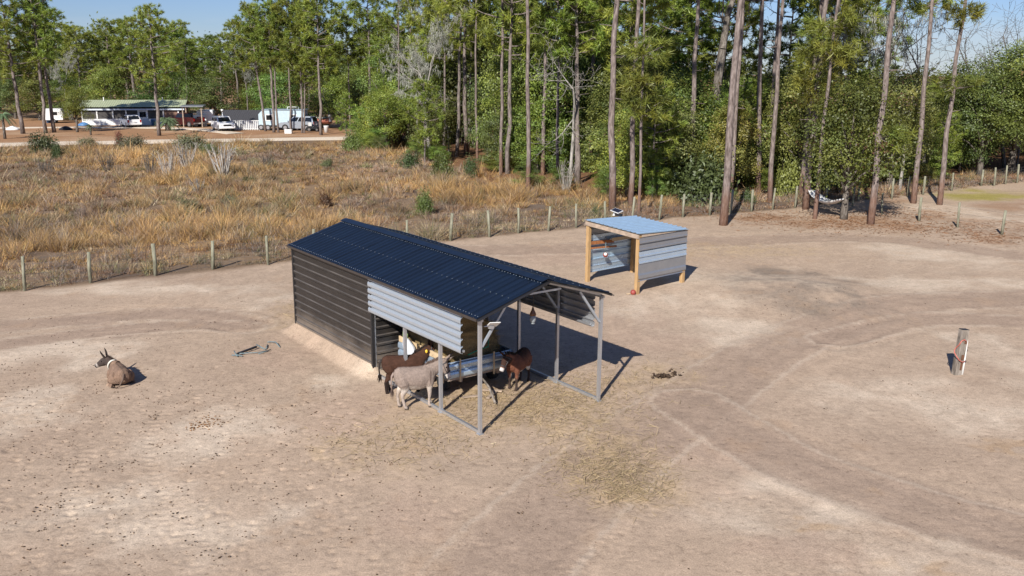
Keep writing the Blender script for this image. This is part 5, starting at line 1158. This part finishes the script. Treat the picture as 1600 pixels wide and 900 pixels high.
# ------------------------------------------------------------------ the homestead across the field
M['roof_green'] = simple('green_metal_roof', (.37, .41, .26), .5, .05, .1, 3); M['white_paint'] = simple('white_siding', (.74, .74, .72), .6, 0, .07, 2); M['screen'] = simple('porch_screen', (.055, .05, .047), .7, 0, .3, 2); M['brown_wall'] = simple('brown_wall', (.20, .12, .085), .8); M['fascia'] = simple('pale_blue_fascia', (.56, .62, .68), .5)
M['car_white'] = simple('white_car_paint', (.78, .78, .78), .2, 0, .02); M['car_red'] = simple('red_brown_car_paint', (.048, .011, .010), .3, 0, .05); M['car_grey'] = simple('silver_car_paint', (.36, .40, .45), .25, .4, .05); M['car_glass'] = simple('car_glass', (.012, .014, .016), .06); M['chrome'] = simple('wheel_metal', (.55, .55, .56), .3, .8); M['lamp_red'] = simple('tail_lamp', (.30, .012, .01), .2); M['lamp_clear'] = simple('head_lamp', (.6, .62, .65), .1)
M['cabin_blue'] = simple('pale_blue_siding', (.40, .51, .57), .6, 0, .08, 3); M['tarp_dark'] = simple('dark_shingle_roof', (.045, .045, .05), .8, 0, .2, 6); M['hull_red'] = simple('faded_red_hull', (.48, .17, .12), .35); M['tarp_blue'] = simple('blue_tarp', (.06, .17, .36), .5)
h0, h1 = gp(129, 196.0), gp(287, 195.0); HA = math.atan2(h1[1]-h0[1], h1[0]-h0[0]); HW = float(np.hypot(*(h1-h0)[:2]))
ho = tag(empty('house', h0, HA), 'long low house with green metal roof and white screened porch', 'house')
ez = at(150, 171.5, h0[1])[2]; rz0 = at(200, 156.5, h0[1]+3.2)[2]; fz = at(150, 167.5, h0[1])[2]
b = MB(); b.box((HW/2, 1.95+2.6, (ez+.1)/2), (HW-.1, 5.2, ez+.1)); b.build('wall', M['brown_wall'], ho)
kz = at(200, 186.5, h0[1])[2]; b = MB(); b.box((HW*.475, .06, kz/2), (HW*.95, .1, kz)); b.build('porch_knee_wall', M['white_paint'], ho)
nx = [0, .145, .30, .43, .55, .64, .80, .95]
for i, q in enumerate(nx):
    b = MB(); b.box((HW*q+.06, .05, (kz+ez)/2), (.16, .12, ez-kz)); b.build('porch_post', M['white_paint'], ho)
for i, (q0, q1) in enumerate(zip(nx[:-1], nx[1:])):
    b = MB(); b.box((HW*(q0+q1)/2+.06, .10, (kz+ez)/2-.02), (HW*(q1-q0)-.18, .03, ez-kz-.06)); b.build('porch_screen', M['screen'] if i < 6 else M['brown_wall'], ho)
b = MB(); b.box((HW*.595+.06, .03, 1.0), (HW*.09-.1, .06, 2.0)); b.build('porch_door', M['white_paint'], ho); b = MB(); b.box((HW*.595+.06, -.012, 1.45), (HW*.09-.35, .02, .75)); b.build('door_window', M['car_glass'], [o for o in bpy.data.objects if o.name.startswith('porch_door')][-1])
b = MB(); b.box((HW/2, -.12, ez+.02), (HW+.5, .28, .2)); b.build('fascia', M['fascia'], ho)
for y0, z0_, y1, z1_ in ((-.35, fz, 3.2, rz0), (6.9, fz, 3.2, rz0)):
    b = MB(); d = Vector((0, y1-y0, z1_-z0_)); corrugated(b, (-.35, y0, z0_), (1, 0, 0), HW+.7, d, d.length, Vector((1, 0, 0)).cross(d) if y0 < 0 else d.cross(Vector((1, 0, 0))), .3, .03, 'flat'); b.build('roof', M['roof_green'], ho)
for x in (.02, HW-.02):
    b = MB(); b.prism([(0.0, ez-.1), (6.55, ez-.1), (3.2, rz0-.06)], 0, .06); b.V = [(x+v[1]-.03, v[0], v[2]) for v in b.V]; b.build('gable_wall', M['brown_wall'], ho)
for q in (.19, .78): b = MB(); b.tube([(HW*q, 2.6, rz0-.3), (HW*q, 2.6, rz0+.38)], .06, 8); b.build('vent_pipe', M['white_paint'], ho)
c0 = gp(286, 199); t = tag(empty('carport_frame', c0, HA), 'open carport frame at the right end of the green-roofed house', 'carport'); w = 30*c0[1]/1400
for x in (.1, w*.95):
    for y in (0, 3.5): b = MB(); b.bar((x, y, 0), (x, y, 2.65), .12, .12); b.build('post', M['lumber_old'], t)
b = MB(); b.box((w/2, 1.75, 2.75), (w+.3, 4.1, .14)); b.build('roof', M['galv_dull'], t); b = MB(); b.box((w/2+.6, 2.4, 1.75), (w*.7, .1, .12)); b.build('rail', M['white_paint'], t); b = MB(); b.box((w/2+.7, 2.2, .8), (w*.65, .9, 1.5)); b.build('storage_box', M['white_pl'], t)

def wheel(par, x, y, r, s):
    b = MB(); b.tube([(x, y-.11, r), (x, y+.11, r)], r, 18); wo_ = b.build('wheel', M['rubber'], par); b = MB(); b.tube([(x, y+s*.09, r), (x, y+s*.122, r)], r*.6, 12); b.build('rim', M['chrome'], wo_)
def vehicle(name, label, cat, loc, rz, kind, paint):
    t = tag(empty(name, loc, rz), label, cat); P = M[paint]
    L, W_ = {'suv': (4.75, 1.9), 'hatch': (4.4, 1.8), 'pickup': (5.5, 1.9)}[kind]; x0, x1 = -L/2, L/2; wr = .38 if kind != 'hatch' else .34
    hz = {'suv': 1.06, 'hatch': .98, 'pickup': 1.10}[kind]; tz = {'suv': 1.80, 'hatch': 1.60, 'pickup': 1.82}[kind]
    def arch(xc): return [(xc+wr*1.18*math.cos(a), wr*.9+wr*1.18*math.sin(a)) for a in np.linspace(math.pi, 0, 9)]
    fx, rx = x1-.92, x0+.95
    low = [(x0+.04, .42), (rx-wr*1.2, .36)]+arch(rx)+[(rx+wr*1.2, .30), (fx-wr*1.2, .30)]+arch(fx)+[(fx+wr*1.2, .36), (x1-.05, .42), (x1, .62), (x1-.08, hz-.16), (x1-.35, hz-.04), (x1-1.35, hz+.04), (x0+.05, hz+.04), (x0, .75)]
    b = MB(); b.prism(low, -W_/2, W_/2); o = b.build('body', P, t); bv = o.modifiers.new('soft', 'BEVEL'); bv.width = .06; bv.segments = 3; bv.limit_method = 'ANGLE'; bv.angle_limit = rad(40)
    cb = {'suv': (x0+.06, x1-1.25, x0+.30, x1-2.0), 'hatch': (x0+.06, x1-1.15, x0+.55, x1-2.05), 'pickup': (-.75, x1-1.35, -.6, x1-2.1)}[kind]; i_ = .14; z0 = hz+.03
    R_c = lambda z, xa, xb, ins: [(xa, -W_/2+ins, z), (xb, -W_/2+ins, z), (xb, W_/2-ins, z), (xa, W_/2-ins, z)]
    b = MB(); b.add(R_c(z0, cb[0], cb[1], .04)+R_c(tz, cb[2], cb[3], .04+i_), [(0, 1, 5, 4), (1, 2, 6, 5), (2, 3, 7, 6), (3, 0, 4, 7), (4, 5, 6, 7), (3, 2, 1, 0)]); o = b.build('cab', P, t); bv = o.modifiers.new('soft', 'BEVEL'); bv.width = .07; bv.segments = 3
    def pane(nm, pts):
        c = sum((Vector(p) for p in pts), Vector())/4; n = (Vector(pts[1])-Vector(pts[0])).cross(Vector(pts[3])-Vector(pts[0])).normalized(); q = [c+(Vector(p)-c) for p in pts]
        k = MB(); k.add([v+n*.012 for v in q]+[v-n*.02 for v in q], [(0, 1, 2, 3), (7, 6, 5, 4), (0, 4, 5, 1), (1, 5, 6, 2), (2, 6, 7, 3), (3, 7, 4, 0)]); k.build(nm, M['car_glass'], t)
    lp = lambda a, b_, f: tuple(Vector(a).lerp(Vector(b_), f)); B_c = R_c(z0, cb[0], cb[1], .04); T_c = R_c(tz, cb[2], cb[3], .04+i_)
    def facepane(nm, a, b_, u0=.08, u1=.92, v0=.12, v1=.86):
        f = lambda u, v: Vector(lp(B_c[a], B_c[b_], u)).lerp(Vector(lp(T_c[a], T_c[b_], u)), v); pane(nm, [tuple(f(u0, v0)), tuple(f(u1, v0)), tuple(f(u1, v1)), tuple(f(u0, v1))])
    facepane('windscreen', 1, 2); facepane('rear_window', 3, 0)
    for a, b_ in ((0, 1), (2, 3)):
        if kind == 'pickup': facepane('side_window', a, b_, .15, .85)
        else: facepane('side_window', a, b_, .07, .34); facepane('side_window', a, b_, .38, .64); facepane('side_window', a, b_, .68, .93)
    for x in (fx, rx):
        for s in (-1, 1): wheel(t, x, s*(W_/2-.10), wr, s)
    for s in (-1, 1):
        b = MB(); b.box((x1-.05, s*(W_/2-.26), hz-.26), (.12, .38, .17)); b.build('headlight', M['lamp_clear'], t); b = MB(); b.box((x0+.03, s*(W_/2-.14), hz-.12), (.1, .18, .34)); b.build('tail_light', M['lamp_red'], t); b = MB(); b.box((cb[1]-.1, s*(W_/2+.10), z0+.12), (.1, .2, .14)); b.build('side_mirror', P if paint != 'car_red' else M['black_pl'], t)
    b = MB(); b.box((x1-.02, 0, hz-.27), (.06, W_*.52, .22)); b.build('grille', M['black_pl'], t)
    for x in (x0-.02, x1+.02): b = MB(); b.box((x, 0, .52), (.14, W_*.96, .18)); b.build('bumper', P if kind != 'pickup' else M['chrome'], t)
    b = MB(); b.box((x0-.095, 0, .8 if kind != 'pickup' else .52), (.02, .34, .13)); b.build('number_plate', M['white_pl'], t)
    if kind == 'pickup':
        b = MB(); b.box(((x0-.75)/2+.02, 0, hz+.045), (-.75-x0-.2, W_-.22, .012)); b.build('load_bed', M['black_pl'], t)
        for s in (-1, 1): b = MB(); b.box(((x0-.75)/2, s*(W_/2-.05), hz+.12), (-.75-x0-.02, .10, .16)); b.build('bed_side', P, t)
    return t
vehicle('parked_car', 'white hatchback parked before the screened porch, seen from behind', 'car', gp(205, 198.3), rad(125), 'hatch', 'car_white')
vehicle('parked_car', 'white sport utility car parked facing us by the dark-roofed shed', 'car', gp(349, 204), rad(-59), 'suv', 'car_white')
vehicle('pickup_truck', 'dark red pickup truck parked by the carport', 'pickup truck', gp(291, 197.5), rad(148), 'pickup', 'car_red')
vehicle('parked_car', 'silver car parked in front of the blue cabin', 'car', gp(467, 203.5), rad(172), 'suv', 'car_grey')
q = gp(86, 192); t = tag(empty('small_camper', q, .3), 'small cream camper half hidden among the far left yard pines', 'camper')
b = MB(); b.prism([(-1.2, .45), (1.2, .45), (1.3, 1.2), (1.0, 2.0), (-1.1, 2.0), (-1.3, 1.2)], -.9, .9); b.build('body', M['white_pl'], t); b = MB(); b.box((.1, -.905, 1.35), (.9, .03, .45)); b.build('window', M['car_glass'], t)
for s in (-1, 1): wheel(t, 0, s*.85, .3, s)
q = gp(323, 196); t = tag(empty('cargo_trailer', q, .25), 'white enclosed cargo trailer between the red pickup and the white car', 'trailer')
b = MB(); b.box((0, 0, 1.25), (2.1, 3.4, 1.75)); o = b.build('box', M['car_white'], t); bv = o.modifiers.new('soft', 'BEVEL'); bv.width = .12; bv.segments = 3
for s in (-1, 1): wheel(t, s*1.0, .2, .32, 1)
b = MB(); b.box((0, -1.72, 1.2), (1.7, .03, 1.4)); b.build('ramp_door', M['white_pl'], t); b = MB(); b.bar((0, -1.6, .4), (0, -2.7, .35), .1, .1); b.build('tongue', M['black_pl'], t)
q0, q1 = gp(336, 197), gp(405, 199); w = float(q1[0]-q0[0]); t = tag(empty('dark_roofed_shed', (q0[0], q0[1]+2, 0), 0), 'long low shed with dark roof behind the white car', 'shed')
za = at(370, 171, q0[1]+5)[2]; zb = at(370, 187, q0[1]+2)[2]
b = MB(); b.box((w/2, 2.6, zb/2), (w-.2, 4, zb)); b.build('wall', M['screen'], t)
b = MB(); d = Vector((0, 3.0, za-zb)); corrugated(b, (-.1, -.2, zb-.05), (1, 0, 0), w+.2, d, d.length, (0, -(za-zb), 3.), .3, .02, 'flat'); corrugated(b, (-.1, 5.8, zb-.05), (1, 0, 0), w+.2, Vector((0, -3.0, za-zb)), d.length, (0, (za-zb), 3.), .3, .02, 'flat'); b.build('roof', M['tarp_dark'], t)
q0 = gp(361, 203); t = tag(empty('picket_fence', q0, 0), 'white railing of close pickets before the dark-roofed shed', 'fence'); w = 44*q0[1]/1400
for i in range(17): b = MB(); b.box((w*i/16, 0, .62), (.07, .05, 1.24)); b.build('picket', M['white_paint'], t)
for z in (.15, 1.2): b = MB(); b.box((w/2, .05, z), (w, .04, .08)); b.build('rail', M['white_paint'], t)
b = MB(); b.box((w/2, .12, .65), (w, .02, 1.0)); b.build('mesh_panel', M['galv'], t)
q = gp(349, 199); t = tag(empty('lamp_post', q), 'grey lamp post with white head behind the white sport utility car', 'lamp post'); b = MB(); b.tube([(0, 0, 0), (0, 0, 2.15)], .06, 8); b.build('pole', M['galv'], t); b = MB(); b.tube([(0, 0, 2.12), (0, 0, 2.4)], [.16, .19], 10); b.build('lamp_head', M['white_pl'], t)
q0, q1 = gp(405, 203.5), gp(482, 202); w = float(q1[0]-q0[0]); zt = at(440, 172, q0[1])[2]
t = tag(empty('blue_cabin', q0, 0), 'pale blue cabin on trailer wheels with two white-framed windows', 'cabin')
b = MB(); b.prism([(0, .65), (w, .65), (w, zt), (.55, zt), (.0, zt-.55)], 0, 2.5); b.build('wall', M['cabin_blue'], t)
b = MB(); b.box((w/2+.3, 1.25, zt+.04), (w-.3, 2.7, .07)); b.build('roof', M['galv_light'], t)
for x in (w*.235, w*.77):
    b = MB(); b.box((x, -.02, 1.62), (.95, .05, .85)); wf = b.build('window', M['white_paint'], t); b = MB(); b.box((x, -.05, 1.62), (.72, .03, .62)); b.build('pane', M['car_glass'], wf)
b = MB(); b.box((w/2, 1.2, .5), (w*1.04, 2.2, .22)); b.bar((0, 1.2, .5), (-1.6, 1.2, .42), .12, .12); b.build('chassis', M['black_pl'], t)
for x in (.25, 1.15, w-.9): wheel(t, x, .1, .36, -1)
b = MB(); b.bar((w*.6, 1.2, zt+.35), (w*.85, 1.2, zt+.35), .05, .05); b.bar((w*.6, 1.2, zt), (w*.6, 1.2, zt+.35), .05, .05); b.bar((w*.85, 1.2, zt), (w*.85, 1.2, zt+.35), .05, .05); b.build('roof_rack', M['white_paint'], t)
q = gp(491, 200); t = tag(empty('boat', q, rad(165)), 'white and faded red boat on a trailer right of the blue cabin', 'boat')
hull = lambda s, z: ((s, 0, z)); b = MB(); b.loft([((x, 0, .98+.12*max(0, x)), (0, wd, 0), (0, 0, hz_)) for x, wd, hz_ in [(-2.3, .8, .36), (-1.2, .95, .4), (.3, .95, .42), (1.5, .6, .36), (2.4, .08, .12)]], 0, 14); b.build('hull', M['hull_red'], t)
b = MB(); b.box((-.3, 0, 1.42), (3.4, 1.5, .12), None, 0, .9); b.build('deck', M['car_white'], t); b = MB(); b.box((.3, 0, 1.7), (.5, 1.2, .45), Matrix.Rotation(rad(-20), 3, 'Y'), 0, .8); b.build('windscreen', M['car_glass'], t); b = MB(); b.box((-2.35, 0, 1.35), (.3, .4, .9)); b.build('outboard_motor', M['white_pl'], t); b = MB(); b.bar((-2.2, 0, .48), (3., 0, .48), .12, .1); b.build('trailer_frame', M['black_pl'], t)
for s in (-1, 1): wheel(t, -.5, s*.85, .3, s)
q = gp(451, 208.5); o = MB(); o.box((0, 0, .22), (.85, .6, .42)); o.box((0, 0, .46), (.92, .66, .07)); o = o.build('storage_box', M['white_pl']); o.location = q; tag(o, 'low white storage box on the pine straw before the blue cabin', 'box')
q = gp(488, 205); t = tag(empty('mower', q, .4), 'black riding mower with white seat right of the silver car', 'mower'); b = MB(); b.box((0, 0, .45), (1.3, .7, .35), None, 0, .85); b.build('body', M['black_pl'], t); b = MB(); b.box((-.3, 0, .9), (.4, .5, .45)); b.build('seat', M['white_pl'], t)
for x, y in ((-.5, .4), (-.5, -.4), (.5, .35), (.5, -.35)): wheel(t, x, y, .26 if x < 0 else .2, 1 if y > 0 else -1)
for px, py, m, lab, nm in [(131, 196.5, 'tarp_blue', 'heap under a blue tarp at the porch corner', 'tarp_heap'), (20, 203, 'white_pl', 'white and blue tarp heap at the far left yard edge', 'tarp_heap'), (103, 203, 'black_pl', 'small dark heap on the straw right of the round tree', 'heap'), (240, 196, 'tarp_blue', 'blue bin standing at the right end of the porch', 'bin'), (76, 192, 'tarp_blue', 'blue barrel among the far left pines', 'barrel'), (510, 207, 'white_pl', 'white bucket heap right of the stout cabin pine', 'bucket')]:
    q = gp(px, py); b = MB()
    if nm in ('bin', 'barrel', 'bucket'): b.tube([(0, 0, 0), (0, 0, .75), (0, 0, .8), (0, 0, .84)], [.26, .31, .34, .3], 12)
    else: b.loft([((0, 0, z), (r1, 0, 0), (0, r2, 0)) for z, r1, r2 in [(0, .9, .6), (.18, .8, .5), (.36, .45, .4), (.48, .15, .15)]], 0, 11)
    o = b.build(nm, M[m]); o.location = q; tag(o, lab, nm.split('_')[-1] if nm != 'tarp_heap' else 'tarp heap')
def palm(px, py, h, fr_, n, lab, seed, tr=.22):
    q = gp(px, py); rs = np.random.default_rng(seed); t = tag(empty('palm_tree', q), lab, 'palm'); b = MB(); b.tube([(0, 0, -.1), (0, 0, h*.5), (.03, 0, h)], [tr, tr*.9, tr*.85], 9); b.build('trunk', M['oak_bark'], t); V = []; C = []
    for i in range(n):
        a = i*2.4; e = rs.uniform(-.2, 1.1); d = np.array([math.cos(a), math.sin(a), 0]); pr = np.array([0, 0, h])
        for k in range(9):
            s = (k+1)/9; p = np.array([0, 0, h])+d*fr_*s*math.cos(e*.7)+np.array([0, 0, fr_*(math.sin(e)*s-.75*s*s)]); sd = np.cross(d, [0, 0, 1]); wd = .34*fr_*(1-s*.75)
            for g in (-1, 1):
                tip = p+sd*g*wd+np.array([0, 0, -.12*fr_])+d*.12*fr_; V += [pr, p, tip]; C += [np.array([.15, .20, .105])*rs.uniform(.6, 1.3)]*3
            pr = p
    link('crown', mesh_np('crown', np.array(V), [np.arange(len(V)).reshape(-1, 3)], M['leaves'], np.array(C)), t)
palm(263, 204, 1.25, 1.75, 34, 'silvery green sago palm in front of the house right end', 3, .38); palm(8, 217, 2.6, 1.3, 22, 'small palm with bare dark trunk at the left picture edge', 5, .16); palm(142, 211, 1.05, .7, 16, 'tiny palm on a stub trunk in the straw yard', 7, .12)
